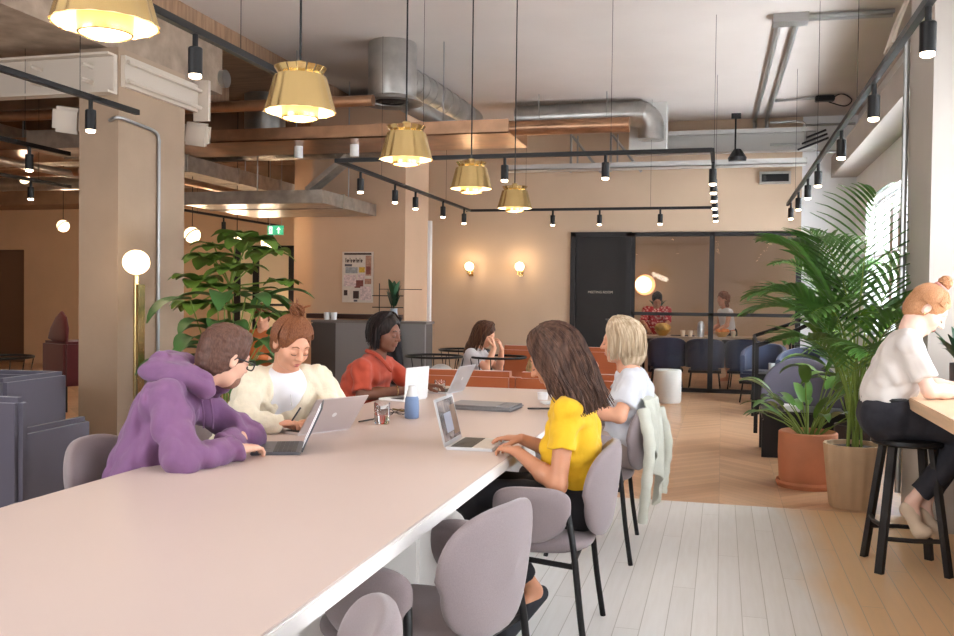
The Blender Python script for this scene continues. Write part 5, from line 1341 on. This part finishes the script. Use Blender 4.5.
def sleeve(S, J, sd, frac=1.0, r0=.060, r1=.046, cuff=0, k=.03):
    sh, el, wr = Vector(J['sh'+sd]), Vector(J['el'+sd]), Vector(J['wr'+sd])
    if frac <= 1: S.cone(sh, sh.lerp(el, frac), r0, r1, k, True)
    else:
        S.cone(sh, el, r0, r1+.006, k); e = el.lerp(wr, frac-1); S.cone(el, e, r1+.006, r1*.82, .02, False)
        if cuff: S.cone(e, e.lerp(wr, .16/(2-frac+.16)), r1*.72, r1*.70, .006, True)
def neckhole(S, J, H, r=.068, z=.0, fwd=.03): 
    nb = Vector(J['neck']); S.ell(nb+H.f*fwd+Vector((0, 0, .045+z)), (r, r, r*.9), None, .012, True)
def legs(S, J, r0=.088, r1=.062, r2=.048, sides='RL'):
    shR, shL = Vector(J['shR']), Vector(J['shL']); ax = (shR-shL).normalized(); pv = Vector(J['pelvis'])
    S.cone(pv+ax*.06, pv-ax*.06, .115, k=.05)
    for sd in sides:
        hp = pv+ax*.085*(1 if sd == 'R' else -1); kn, an = Vector(J['kn'+sd]), Vector(J['an'+sd])
        S.cone(hp, kn, r0, r1, .05); S.cone(kn, an+(kn-an)*.12, r1, r2, .03, True)
def person(label, x, y, group=None): return thing('person', label, 'person', (x, y, 0), 0, group)

# ---------------------------------------------------------------- man in the purple hoodie
t = person('man in a purple hoodie and dark glasses leaning on the table over a laptop', -2.2, 3.15); off = (-2.2, 3.15, 0)
H = Head((-1.92, 3.34, 1.135), (.40, .85, -.36), (.2, .2, 1)); 
J = dict(pelvis=(-2.19, 3.14, .56), neck=(-2.01, 3.26, 1.035), shR=(-2.02, 3.08, .985), shL=(-2.20, 3.42, .985), elR=(-1.89, 2.985, .785), wrR=(-1.80, 3.24, .785), elL=(-1.93, 3.55, .79), wrL=(-1.92, 3.30, .785),
         hdR=(.22, 1, -.05), hnR=(0, 0, 1), hsR=-1, cuR=.45, hdL=(.0, -1, .0), hnL=(0, 0, 1), hsL=1, cuL=.3, knR=(-1.90, 3.0, .54), anR=(-1.95, 3.0, .1), knL=(-1.95, 3.35, .54), anL=(-1.95, 3.4, .1), toR=(-1.8, 2.98, .04), toL=(-1.8, 3.42, .04))
body(t, off, .0045, SK_fair, H, J, 1.03, fem=False)
H.extras(t, off, m_lip, H_short)
S = SDF(.006); torso(S, J, .122, .135, .07, shr=.072); sleeve(S, J, 'R', 1.86, .074, .056, 1); sleeve(S, J, 'L', 1.80, .074, .056, 1)
S.ell(H.P(0, .03, -.06), (.085, .085, .075), None, .02, True)
ho = S.mesh('hoodie', mat('hoodie_purple', (124, 86, 124), .92, sheen=.15, var=.06, vscale=7, bump=.6, bscale=16), t, off, fold=.0115, fscale=52, seed=3, stretch=(1, .6, .6))
S = SDF(.006)      # the hood, lying in folds behind the neck
S.chain([(-1.94, 3.20, 1.03), (-2.02, 3.14, 1.07), (-2.10, 3.18, 1.10), (-2.13, 3.28, 1.10), (-2.09, 3.39, 1.06), (-2.02, 3.44, 1.00)], [.034, .042, .048, .048, .042, .034], .03)
S.chain([(-1.93, 3.22, 1.02), (-1.99, 3.19, 1.07), (-2.06, 3.23, 1.10), (-2.08, 3.31, 1.10), (-2.04, 3.37, 1.07), (-1.97, 3.40, 1.02)], [.03, .036, .04, .04, .036, .03], .03)
S.ell((-2.12, 3.20, 1.075), (.08, .08, .035), None, .04); S.ell(H.P(0, -.02, -.02), (.085, .095, .10), None, .015, True)
S.mesh('hood', MATS['hoodie_purple'], t, off, fold=.008, fscale=55, seed=5)
for dz, dx in ((0, 0), (-.0, .04)): MB().tube(smooth_path([(-1.97+dx, 3.24, .99), (-1.95+dx, 3.23, .92), (-1.955+dx, 3.24, .86)], 4), .004, 6).build('drawstring', MATS['hoodie_purple'], t, True, off)
S = SDF(.006); legs(S, J, .095, .07, .055); S.mesh('trousers', mat('dark_denim', (44, 46, 60), .9), t, off, fold=.004, fscale=50)
S = SDF(.005); hair_cap(S, H, .011); S.ell(H.P(0, .035, .098), (.05, .05, .03), H.R(), .03); S.mesh('hair', H_short, t, off, fold=.0022, fscale=240, seed=2)
S = SDF(.005); R_ = H.R(); S.ell(H.P(0, .045, -.075), (.056, .052, .045), R_, .02); S.ell(H.P(0, .12, -.03), (.05, .05, .04), R_, .01, True); S.ell(H.P(0, -.04, -.02), (.07, .07, .08), R_, .01, True)
S.mesh('beard', mat('stubble', (150, 110, 92), .8, var=.2, vscale=200), t, off)
mb = MB()
for sx in (-1, 1):
    q = [H.P(sx*(.033+.025*abs(math.cos(a))**.7*(1 if math.cos(a) > 0 else -1)), .112-.006*abs(math.cos(a)), .002+.019*abs(math.sin(a))**.7*(1 if math.sin(a) > 0 else -1)) for a in [2*PI*k/24 for k in range(24)]]
    mb.tube(q, .0032, 6, closed=True); mb.tube([H.P(sx*.058, .106, .008), H.P(sx*.074, .06, .008), H.P(sx*.082, .0, .006), H.P(sx*.082, -.022, -.014)], .0032, 6)
mb.tube([H.P(-.010, .112, .006), H.P(.010, .112, .006)], .003, 6); mb.build('glasses', m_dark, t, True, off)

# ---------------------------------------------------------------- woman in the cream cardigan
t = person('woman with a messy auburn bun in a cream cardigan over a white top', -2.15, 4.15); off = (-2.15, 4.15, 0)
H = Head((-1.955, 4.005, 1.160), (.72, -.46, -.50), (.22, -.1, 1))
J = dict(pelvis=(-2.36, 4.28, .56), neck=(-2.04, 4.12, 1.03), shR=(-2.185, 4.03, .965), shL=(-1.94, 4.27, .975), elR=(-2.12, 3.86, .79), wrR=(-1.99, 3.93, .79), elL=(-1.80, 4.24, .80), wrL=(-1.86, 4.08, .785),
         hdR=(.75, .45, .0), hnR=(0, 0, 1), hsR=-1, cuR=.5, hdL=(-.5, -.8, 0), hnL=(0, 0, 1), hsL=1, cuL=.5, knR=(-2.1, 4.0, .54), anR=(-2.1, 4.0, .1), knL=(-1.98, 4.2, .54), anL=(-2.0, 4.2, .1))
body(t, off, .0045, SK_warm, H, J, .97)
H.extras(t, off, m_lip, H_auburn)
S = SDF(.006); torso(S, J, .112, .114, .06, bust=.064, shr=.05); S.cone(Vector(J['neck'])+Vector((.0, .0, -.085)), Vector(J['pelvis'])+Vector((.08, -.08, .2)), .088, .10, .04); neckhole(S, J, H, .076, .0, .012); S.mesh('white_top', mat('white_cotton', (232, 232, 236), .85), t, off, fold=.003, fscale=45, seed=6)
S = SDF(.006); torso(S, J, .126, .134, .06, bust=.066, shr=.062); sleeve(S, J, 'R', 1.90, .062, .054); sleeve(S, J, 'L', 1.9, .062, .054)
f_ = Vector((.66, -.70, -.1)).normalized(); c_ = (Vector(J['shR'])+Vector(J['shL']))/2
S.ell(c_+f_*.15+Vector((0, 0, -.12)), (.100, .100, .36), None, .02, True); S.ell(Vector(J['neck'])+Vector((0, 0, .05))+f_*.02, (.08, .08, .09), None, .02, True)
S.mesh('cardigan', mat('cream_knit', (232, 220, 196), .95, sheen=.3, var=.05, vscale=40, bump=.3, bscale=150), t, off, fold=.0075, fscale=60, seed=9, stretch=(1, 1, .5))
S = SDF(.006); legs(S, J); S.mesh('trousers', MATS['dark_denim'], t, off)
S = SDF(.005); hair_cap(S, H, .010); S.mesh('hair_cap', H_auburn, t, off, fold=.002, fscale=150, seed=4)
bun = H.P(-.0, -.045, .150)
mb = MB(); rr = random.Random(5)
for k in range(150):
    az = -2.6+5.2*k/149; th = 1.35+.35*math.sin(az)**2 if abs(az) < 1.0 else 1.75
    th = 1.12 if abs(az) < .9 else (1.45 if abs(az) < 1.3 else 1.85)
    p0 = H.P(.086*math.sin(th)*math.sin(az), -.018+.103*math.sin(th)*math.cos(az), .034+.096*math.cos(th)); P = []
    for i in range(8):
        q = i/7; d0 = (p0-H.P(0, -.018, .032)); d1 = (bun-H.P(0, -.018, .032)); d = d0.lerp(d1, q); L_ = .098+(d1.length-.11)*q**3*1.0
        P.append(H.P(0, -.018, .032)+d.normalized()*max(.094, L_)*(1+rr.gauss(0, .008)))
    mb.tube(P, [.0022, .003, .0035, .0035, .0035, .0035, .003, .002], 5)
for k in range(46):
    a = rr.random()*6.28; b_ = rr.random()*3.14; u = Vector((math.cos(a)*math.sin(b_), math.sin(a)*math.sin(b_), math.cos(b_))); v = u.cross(Vector((rr.random(), rr.random(), 1))).normalized(); R0 = .024+.012*rr.random()
    mb.tube([bun+(u*math.cos(q)+v*math.sin(q))*R0 for q in [i*.45 for i in range(9)]], .004, 5)
for k in range(14):
    a = rr.random()*6.28; d = (H.u*.7+H.r*math.cos(a)*.8+H.f*math.sin(a)*.6).normalized(); mb.tube([bun+d*.02, bun+d*.045, bun+d*.06+H.r*.012*math.cos(a)], [.004, .003, .001], 5)
mb.build('hair', H_auburn, t, True, off)
MB().tube([Vector(J['neck'])+f_*.075+Vector((0, 0, -.10)), Vector(J['neck'])+f_*.10+Vector((0, 0, -.16))], .003, 6).build('pendant', m_silver, t, True, off)
o = MB().tube([(-1.925, 3.95, .80), (-1.90, 3.99, .86)], .004, 6).build('pen', m_dark, None, True); tag(o, 'dark stylus held in the hand of the woman in cream', 'pen')

# ---------------------------------------------------------------- woman in the rust blouse
t = person('woman with shoulder-length dark hair in a rust-red blouse typing at the far laptop', -2.25, 5.65); off = (-2.25, 5.65, 0)
H = Head((-2.10, 5.66, 1.155), (.94, -.20, -.24), (.1, 0, 1))
J = dict(pelvis=(-2.38, 5.66, .56), neck=(-2.17, 5.68, 1.00), shR=(-2.20, 5.50, .93), shL=(-2.17, 5.85, .93), elR=(-2.17, 5.44, .77), wrR=(-1.95, 5.66, .785), elL=(-2.0, 5.95, .78), wrL=(-1.92, 5.98, .785),
         hdR=(.75, .6, .0), hnR=(0, 0, 1), hsR=-1, cuR=.5, hdL=(1, .0, .05), hnL=(0, 0, 1), hsL=1, cuL=.5, knR=(-2.0, 5.55, .54), anR=(-2.0, 5.5, .1), knL=(-2.0, 5.75, .54), anL=(-2.0, 5.8, .1))
body(t, off, .0055, SK_dark, H, J, 1.0); H.extras(t, off, m_lipd, H_black)
S = SDF(.007); torso(S, J, .120, .13, .06, bust=.07, shr=.062); sleeve(S, J, 'R', .88, .056, .060, k=.02); sleeve(S, J, 'L', .88, .056, .060, k=.02); neckhole(S, J, H, .070, .0, .03)
S.mesh('blouse', mat('rust_fabric', (172, 68, 46), .85, sheen=.1, var=.05), t, off, fold=.0068, fscale=62, seed=12)
mb = MB(); nb = Vector(J['neck']); mb.tube(smooth_path([nb+Vector((-.05, -.055, .035)), nb+Vector((.03, -.07, .01)), nb+Vector((.075, -.05, -.04)), nb+Vector((.11, -.01, -.10))], 4), [.014]*12+[.008], 8); mb.build('collar', MATS['rust_fabric'], t, True, off)
S = SDF(.007); legs(S, J); S.mesh('trousers', MATS['dark_denim'], t, off)
S = SDF(.006); hair_cap(S, H, .012); S.mesh('hair_cap', H_black, t, off, fold=.002, fscale=120)
paths = [scalp_path(H, az, (0, .03), .14 if abs(az-PI) > .9 else .12, out=.016, theta=1.6) for az in [1.42, 1.55, 1.7, 1.9, 2.3, 2.7, 3.14, 3.6, 4.0, 4.4, 4.6, 4.8, 4.95]]
mb = MB(); hair_falls(mb, H, paths, 190, .0062, .007, 3); mb.build('hair', H_black, t, True, off)
MB().tube([(-2.00+.030*math.cos(a)*.5, 5.60+.030*math.cos(a)*-.5, .785+.032*math.sin(a)) for a in [2*PI*k/16 for k in range(16)]], .003, 6, closed=True).build('bracelet', m_brass, t, True, off)

# ---------------------------------------------------------------- woman in yellow
t = person('woman with long brown hair in a yellow t-shirt typing on the silver laptop', -.55, 3.75); off = (-.55, 3.75, 0)
H = Head((-.665, 3.76, 1.145), (-.84, .05, -.50), (-.25, 0, 1))
J = dict(pelvis=(-.55, 3.76, .57), neck=(-.59, 3.76, 1.02), shL=(-.58, 3.60, .945), shR=(-.60, 3.94, .945), elL=(-.60, 3.53, .665), wrL=(-.79, 3.66, .765), elR=(-.66, 4.02, .70), wrR=(-.83, 3.93, .775),
         hdL=(-.85, .50, .05), hnL=(0, 0, 1), hsL=1, cuL=.5, hdR=(-1, -.02, .02), hnR=(0, 0, 1), hsR=-1, cuR=.35,
         knL=(-1.0, 3.64, .58), anL=(-.74, 3.80, .17), knR=(-1.0, 3.88, .57), anR=(-.98, 3.92, .12), toL=(-.82, 3.66, .06), toR=(-1.12, 3.93, .05))
body(t, off, .0045, SK_tan, H, J, .95); H.extras(t, off, m_lip, H_longbrown)
S = SDF(.006); torso(S, J, .100, .112, .06, bust=.058, shr=.05, low=(-.56, 3.76, .66)); sleeve(S, J, 'L', .52, .054, .055, k=.02); sleeve(S, J, 'R', .52, .054, .055, k=.02); neckhole(S, J, H, .062, .0, .02)
S.mesh('t_shirt', mat('yellow_cotton', (224, 176, 30), .85, sheen=.1, var=.04, bump=.6, bscale=16), t, off, fold=.0068, fscale=62, seed=8)
S = SDF(.006); legs(S, J, .09, .065, .05); S.mesh('trousers', mat('black_trousers', (34, 33, 38), .85), t, off, fold=.003, fscale=50)
for nm, an, to in (('shoe', (-.735, 3.82, .155), (-.82, 3.60, .035)), ('shoe', (-.98, 3.92, .07), (-1.14, 3.93, .045))):
    S = SDF(.005); a, b = Vector(an), Vector(to); d = (b-a).normalized(); S.cone(a-d*.03+Vector((0, 0, -.03)), b, .038, .036, .03); S.ell(a+Vector((0, 0, .055))-d*.01, (.05, .045, .05), None, .02, True)
    o = S.mesh(nm, mat('black_suede', (40, 40, 46), .9), t, off)
    MB().tube([a-d*.055+Vector((0, 0, -.055)), a.lerp(b, .5)+Vector((0, 0, -.045)), b+d*.02+Vector((0, 0, -.022))], [.022, .024, .022], 10).build('sole', mat('woven_sole', (66, 60, 56), .95, var=.5, vscale=90), o, True, (0, 0, 0)) if False else None
S = SDF(.006); hair_cap(S, H, .011); S.mesh('hair_cap', H_longbrown, t, off, fold=.002, fscale=120)
paths = []
for az in [.85, 1.05, 1.3, 1.6, 1.9, 2.2, 2.5, 2.8, 3.14, 3.5, 3.8, 4.1, 4.4, 4.7, 5.0, 5.2, 5.4]:
    ln = .22 if abs(az-PI) > 1.7 else .31
    q = abs(az-PI)/PI
    paths.append(scalp_path(H, az, (0, .02), ln, fall=(.56+.1*math.cos(az), -.30 if az > PI else -.12, -1), out=.015, theta=1.55, n2=9, wave=.004))
mb = MB(); hair_falls(mb, H, paths, 420, .0050, .009, 4); mb.build('hair', H_longbrown, t, True, off)
S = SDF(.008)
for (p, q) in ((H.P(-.03, -.08, .03), (-.515, 3.69, .96)), (H.P(.03, -.08, .03), (-.505, 3.76, .96)), (H.P(-.06, -.05, 0), (-.53, 3.635, .98))): S.cone(p, q, .045, .032, .03)
S.mesh('hair_fall', H_longbrown, t, off, fold=.003, fscale=90, stretch=(1, 1, .1))

# ---------------------------------------------------------------- blonde woman
t = person('woman with a straight blonde bob in a white t-shirt on the right of the table', -.5, 5.2); off = (-.5, 5.2, 0)
H = Head((-.545, 5.23, 1.155), (-.98, .06, -.16), (0, 0, 1))
J = dict(pelvis=(-.49, 5.22, .57), neck=(-.50, 5.23, 1.00), shL=(-.46, 5.06, .935), shR=(-.48, 5.41, .93), elL=(-.52, 4.99, .76), wrL=(-.74, 5.04, .79), elR=(-.62, 5.42, .78), wrR=(-.69, 5.26, .92),
         hdL=(-1, .1, .0), hnL=(0, 0, 1), hsL=1, cuL=.5, hdR=(-.4, -.35, .6), hnR=(-.8, .2, .4), hsR=-1, cuR=.9,
         knL=(-.93, 5.12, .57), anL=(-.93, 5.12, .12), knR=(-.93, 5.32, .57), anR=(-.93, 5.32, .12))
body(t, off, .005, SK_warm, H, J, 1.0); H.extras(t, off, m_lip, H_blonde)
S = SDF(.006); torso(S, J, .118, .132, .06, bust=.072, shr=.062, low=(-.49, 5.22, .62)); sleeve(S, J, 'L', .66, .066, .064); sleeve(S, J, 'R', .66, .066, .064); neckhole(S, J, H, .064, .0, .02)
S.mesh('t_shirt', mat('white_jersey', (212, 213, 220), .85, bump=.6, bscale=16), t, off, fold=.0065, fscale=62, seed=15)
S = SDF(.007); legs(S, J, .098, .07, .055); S.mesh('trousers', mat('taupe_trousers', (176, 162, 158), .85), t, off, fold=.003, fscale=50)
S = SDF(.006); hair_cap(S, H, .012); S.mesh('hair_cap', H_blonde, t, off, fold=.002, fscale=120)
paths = [scalp_path(H, az, (0, .03), .125, out=.017, theta=1.6) for az in [.95, 1.2, 1.5, 1.9, 2.3, 2.7, 3.14, 3.6, 4.0, 4.4, 4.8, 5.1, 5.33]]
mb = MB(); hair_falls(mb, H, paths, 340, .0055, .0065, 6); mb.build('hair', H_blonde, t, True, off)
S = SDF(.008); S.cone(H.P(0, -.05, .02), H.P(0, -.055, -.09), .075, .07, .02).cone(H.P(.055, -.02, .0), H.P(.055, -.025, -.11), .035, .03, .02).cone(H.P(-.055, -.02, .0), H.P(-.055, -.025, -.11), .035, .03, .02); S.mesh('hair_fall', H_blonde, t, off, fold=.002, fscale=100, stretch=(1, 1, .1))
wv_ = (Vector(J['wrR'])-Vector(J['elR'])).normalized(); wc = Vector(J['wrR'])-wv_*.03; wa = wv_.cross(Vector((0, 1, .3))).normalized(); wb = wv_.cross(wa)
S = MB(); S.tube([wc+wa*.031*math.cos(a)+wb*.031*math.sin(a)-wv_*.0 for a in [2*PI*k/20 for k in range(20)]], .009, 8, closed=True); S.build('watch_strap', mat('teal_strap', (116, 176, 170), .6), t, True, off)
mb = MB(); mb.obox(wc+Vector((-.02, -.028, 0)), wv_, wa, wb, .018, .016, .008); mb.build('watch_case', m_dark, t, False, off)
o = MB()
for sx in (-1, 1): o.tube([H.P(sx*.03+.022*math.cos(a), .05+.018*math.sin(a)*.5, .118+.012*math.sin(a)) for a in [2*PI*k/16 for k in range(16)]], .003, 6, closed=True)
o.tube([H.P(.05, .05, .115), H.P(.09, -.0, .07)], .0025, 6); o.tube([H.P(-.05, .05, .115), H.P(-.09, -.0, .07)], .0025, 6); o.build('hair_glasses', m_dark, t, True, off)

# ---------------------------------------------------------------- ginger woman on the stool
t = person('woman with a ginger top bun in white t-shirt and black jeans on the stool', .9, 5.27); off = (.9, 5.27, 0)
H = Head((1.04, 5.30, 1.352), (.74, -.10, -.68), (.3, 0, 1))
J = dict(pelvis=(.84, 5.28, .785), neck=(.965, 5.29, 1.255), shR=(.925, 5.12, 1.165), shL=(.935, 5.45, 1.165), elR=(1.01, 5.07, .945), wrR=(1.22, 5.18, .935), elL=(1.06, 5.50, .945), wrL=(1.26, 5.42, .935),
         hdR=(1, .25, 0), hnR=(0, 0, 1), hsR=-1, cuR=.4, hdL=(1, -.2, 0), hnL=(0, 0, 1), hsL=1, cuL=.4,
         knR=(1.26, 5.17, .745), anR=(.97, 5.22, .36), knL=(1.26, 5.37, .745), anL=(1.04, 5.28, .34), toR=(1.0, 5.18, .215), toL=(1.08, 5.26, .205))
body(t, off, .005, skinmat('skin_pale', (236, 196, 178)), H, J, .97); H.extras(t, off, m_lip, H_ginger)
S = SDF(.006); torso(S, J, .108, .118, .06, bust=.06, shr=.058, low=(.84, 5.28, .89)); sleeve(S, J, 'R', .74, .064, .060); sleeve(S, J, 'L', .74, .064, .060); neckhole(S, J, H, .064, .0, .02)
S.mesh('t_shirt', mat('off_white_jersey', (216, 208, 203), .85), t, off, fold=.007, fscale=60, seed=25)
S = SDF(.006); legs(S, J, .108, .074, .054); S.cone(Vector(J['pelvis'])+Vector((0, .06, .02)), Vector(J['pelvis'])+Vector((0, -.06, .02)), .125, k=.05); S.mesh('jeans', mat('black_denim', (40, 40, 48), .85, var=.15, vscale=30), t, off, fold=.0035, fscale=50, seed=4)
S = MB()
for q in (1.0,):
    P = [(.845+.112*math.cos(a), 5.28+.168*math.sin(a), .885) for a in [2*PI*k/32 for k in range(32)]]; S.tube(P, .014, 8, closed=True)
S.build('belt', m_black, t, True, off)
for an, to in (((.97, 5.22, .335), (1.0, 5.17, .215)), ((1.04, 5.28, .315), (1.08, 5.25, .205))):
    S = SDF(.005); a, b = Vector(an), Vector(to); S.cone(a+Vector((-.02, 0, -.02)), b+Vector((0, 0, 0)), .040, .036, .03); S.ell(b+Vector((.02, -.01, 0)), (.035, .035, .03), None, .03); S.mesh('shoe', mat('beige_canvas', (218, 196, 172), .85), t, off, fold=.003, fscale=60)
S = SDF(.005); hair_cap(S, H, .009); S.mesh('hair_cap', H_ginger, t, off, fold=.0018, fscale=150, seed=4)
bun = H.P(0, -.035, .155); mb = MB(); rr = random.Random(8)
for k in range(170):
    az = -3.1+6.2*k/169; th = 1.05 if abs(az) < .9 else (1.4 if abs(az) < 1.3 else (1.75 if abs(az) < 2 else 2.05))
    c0 = H.P(0, -.018, .032); p0 = H.P(.084*math.sin(th)*math.sin(az), -.018+.101*math.sin(th)*math.cos(az), .034+.096*math.cos(th)); P = []
    for i in range(8):
        q = i/7; d = (p0-c0).lerp(bun-c0, q); P.append(c0+d.normalized()*(.095+(.028*q**4))*(1+rr.gauss(0, .006)))
    mb.tube(P, .0032, 5)
for k in range(70):
    a = rr.random()*6.28; b_ = rr.random()*3.14; u = Vector((math.cos(a)*math.sin(b_), math.sin(a)*math.sin(b_), math.cos(b_))); v = u.cross(Vector((rr.random(), rr.random(), 1))).normalized(); R0 = .026+.010*rr.random()
    mb.tube([bun+(u*math.cos(q)+v*math.sin(q))*R0 for q in [i*.45 for i in range(9)]], .004, 5)
mb.build('hair', H_ginger, t, True, off)
MB().tube([H.P(.034*math.cos(a), -.030+.034*math.sin(a), .126) for a in [2*PI*k/20 for k in range(20)]], .009, 8, closed=True).build('hair_band', mat('pink_band', (206, 140, 130), .7), t, True, off)
MB().sphere(H.P(.082, .0, -.035), .005, 8).build('earring', m_brass, t, True, off)

# ---------------------------------------------------------------- woman in grey at the back
t = person('woman in a pale grey t-shirt with hands to her face, beyond the sofa', -2.3, 8.88); off = (-2.3, 8.88, 0)
H = Head((-2.26, 8.90, 1.03), (.86, .05, -.45), (.2, 0, 1))
J = dict(pelvis=(-2.42, 8.88, .52), neck=(-2.34, 8.90, .91), shR=(-2.36, 8.74, .83), shL=(-2.36, 9.06, .83), elR=(-2.20, 8.74, .70), wrR=(-2.15, 8.84, .90), elL=(-2.14, 9.02, .68), wrL=(-2.10, 8.95, .88),
         hdR=(-.25, .3, .9), hnR=(.9, 0, .2), hsR=-1, cuR=.5, hdL=(-.25, -.3, .9), hnL=(.9, 0, .2), hsL=1, cuL=.5, knR=(-1.98, 8.8, .5), anR=(-1.98, 8.8, .1), knL=(-1.98, 8.98, .5), anL=(-1.98, 8.98, .1))
body(t, off, .007, SK_warm, H, J, .95)
S = SDF(.009); torso(S, J, .10, .11, .06, bust=.05, shr=.056); sleeve(S, J, 'R', .6, .062, .06); sleeve(S, J, 'L', .6, .062, .06); S.mesh('t_shirt', mat('pale_grey_jersey', (196, 190, 190), .85), t, off, fold=.004, fscale=64)
S = SDF(.009); legs(S, J); S.mesh('trousers', MATS['dark_denim'], t, off)
S = SDF(.008); hair_cap(S, H, .012); S.cone(H.P(0, -.07, .02), (-2.42, 8.86, .86), .06, .05, .03); S.mesh('hair', H_brown, t, off, fold=.003, fscale=90)
paths = [scalp_path(H, az, (0, .03), .20, fall=(-.35, 0, -1), out=.014, theta=1.6) for az in [1.1, 1.5, 1.9, 2.3, 2.7, 3.14, 3.6, 4.0, 4.4, 4.8, 5.1]]
mb = MB(); hair_falls(mb, H, paths, 120, .007, .008, 3); mb.build('hair_strands', H_brown, t, True, off)

# ---------------------------------------------------------------- person half hidden behind the plant
t = person('person in an orange top, mostly hidden between the plant and the woman in cream', -4.75, 9.0); off = (-4.75, 9.0, 0)
H = Head((-4.74, 9.0, 1.17), (.3, -.9, -.2))
J = dict(pelvis=(-4.75, 9.1, .55), neck=(-4.74, 9.03, 1.03), shR=(-4.91, 9.03, .95), shL=(-4.57, 9.03, .95), elR=(-4.95, 8.9, .70), wrR=(-4.80, 8.75, .75), elL=(-4.53, 8.9, .70), wrL=(-4.66, 8.75, .75))
body(t, off, .008, SK_warm, H, J); S = SDF(.01); torso(S, J); sleeve(S, J, 'R', 1.8); sleeve(S, J, 'L', 1.8); neckhole(S, J, H); S.mesh('jumper', mat('orange_knit', (206, 116, 66), .9), t, off, fold=0.0075, fscale=40)
S = SDF(.008); hair_cap(S, H, .012); S.mesh('hair', H_auburn, t, off, fold=.003, fscale=90)
dup(bpy.data.objects['upholstered_armchair'], (-4.75, 9.1, 0), math.radians(180), 'armchair under the person in the orange top', 'taupe armchairs around the long table')

# ---------------------------------------------------------------- two people behind the glass
t = person('person in a red patterned shirt bending over the buffet behind the glass', -1.1, 16.45); off = (-1.1, 16.45, 0)
H = Head((-1.09, 16.38, 1.40), (.1, -.75, -.65), (0, -.3, 1))
J = dict(pelvis=(-1.12, 16.62, .90), neck=(-1.10, 16.44, 1.28), shR=(-1.28, 16.46, 1.21), shL=(-.92, 16.46, 1.21), elR=(-1.32, 16.28, 1.0), wrR=(-1.20, 16.12, .86), elL=(-.90, 16.28, 1.0), wrL=(-1.0, 16.12, .86), hdR=(0, -1, -.2), hsR=-1, hdL=(0, -1, -.2), hsL=1,
         knR=(-1.2, 16.6, .48), anR=(-1.2, 16.62, .08), knL=(-1.03, 16.6, .48), anL=(-1.03, 16.62, .08), toR=(-1.2, 16.5, .04), toL=(-1.03, 16.5, .04))
body(t, off, .009, SK_tan, H, J)
m_red = mat('red_pattern_shirt', (190, 40, 48), .8); T_ = NT(m_red); tc = T_.n('TexCoord'); vr = T_.n('TexVoronoi'); vr.inputs['Scale'].default_value = 22; T_.l(tc.outputs['Object'], vr.inputs['Vector'])
T_.l(T_.mix(T_.math('LESS_THAN', vr.outputs['Distance'], .42), lin((186, 38, 46)), lin((228, 168, 160))), T_.b.inputs['Base Color'])
S = SDF(.01); torso(S, J, .12, .13); sleeve(S, J, 'R', .9, .07, .062); sleeve(S, J, 'L', .9, .07, .062); S.mesh('shirt', m_red, t, off, fold=.004, fscale=64)
S = SDF(.01); legs(S, J); S.mesh('trousers', MATS['dark_denim'], t, off)
S = SDF(.009); hair_cap(S, H, .014); S.mesh('hair', H_black, t, off, fold=.004, fscale=90)
t = person('smiling person with reddish hair in a white sleeveless top and black shorts behind the glass', .05, 16.4); off = (.05, 16.4, 0)
H = Head((.01, 16.38, 1.42), (-.75, -.6, -.1))
J = dict(pelvis=(.12, 16.42, .84), neck=(.05, 16.40, 1.28), shR=(-.02, 16.55, 1.20), shL=(.12, 16.24, 1.20), elR=(-.05, 16.55, .98), wrR=(-.18, 16.45, .86), elL=(.08, 16.15, .98), wrL=(-.10, 16.15, .87), hdR=(-1, 0, -.2), hsR=-1, hdL=(-1, 0, -.2), hsL=1,
         knR=(.1, 16.5, .46), anR=(.12, 16.5, .08), knL=(.1, 16.34, .46), anL=(.12, 16.34, .08), toR=(.0, 16.5, .04), toL=(.0, 16.34, .04))
body(t, off, .009, SK_warm, H, J)
S = SDF(.01); torso(S, J, .10, .10, low=(.1, 16.41, .95)); S.mesh('sleeveless_top', MATS['white_cotton'], t, off)
S = SDF(.01); pv = Vector(J['pelvis']); S.cone(pv, pv+Vector((0, .05, -.05)), .14, k=.05)
for sd in 'RL': S.cone(pv+Vector((0, .08 if sd == 'R' else -.08, -.03)), Vector(J['kn'+sd]).lerp(pv, .35), .10, .085, .04, True)
S.mesh('shorts', MATS['black_trousers'], t, off)
S = SDF(.009); hair_cap(S, H, .014); S.cone(H.P(.05, -.03, .0), H.P(.055, -.03, -.13), .04, .03, .03).cone(H.P(-.05, -.03, .0), H.P(-.055, -.03, -.13), .04, .03, .03); S.mesh('hair', H_auburn, t, off, fold=0.0090, fscale=80)
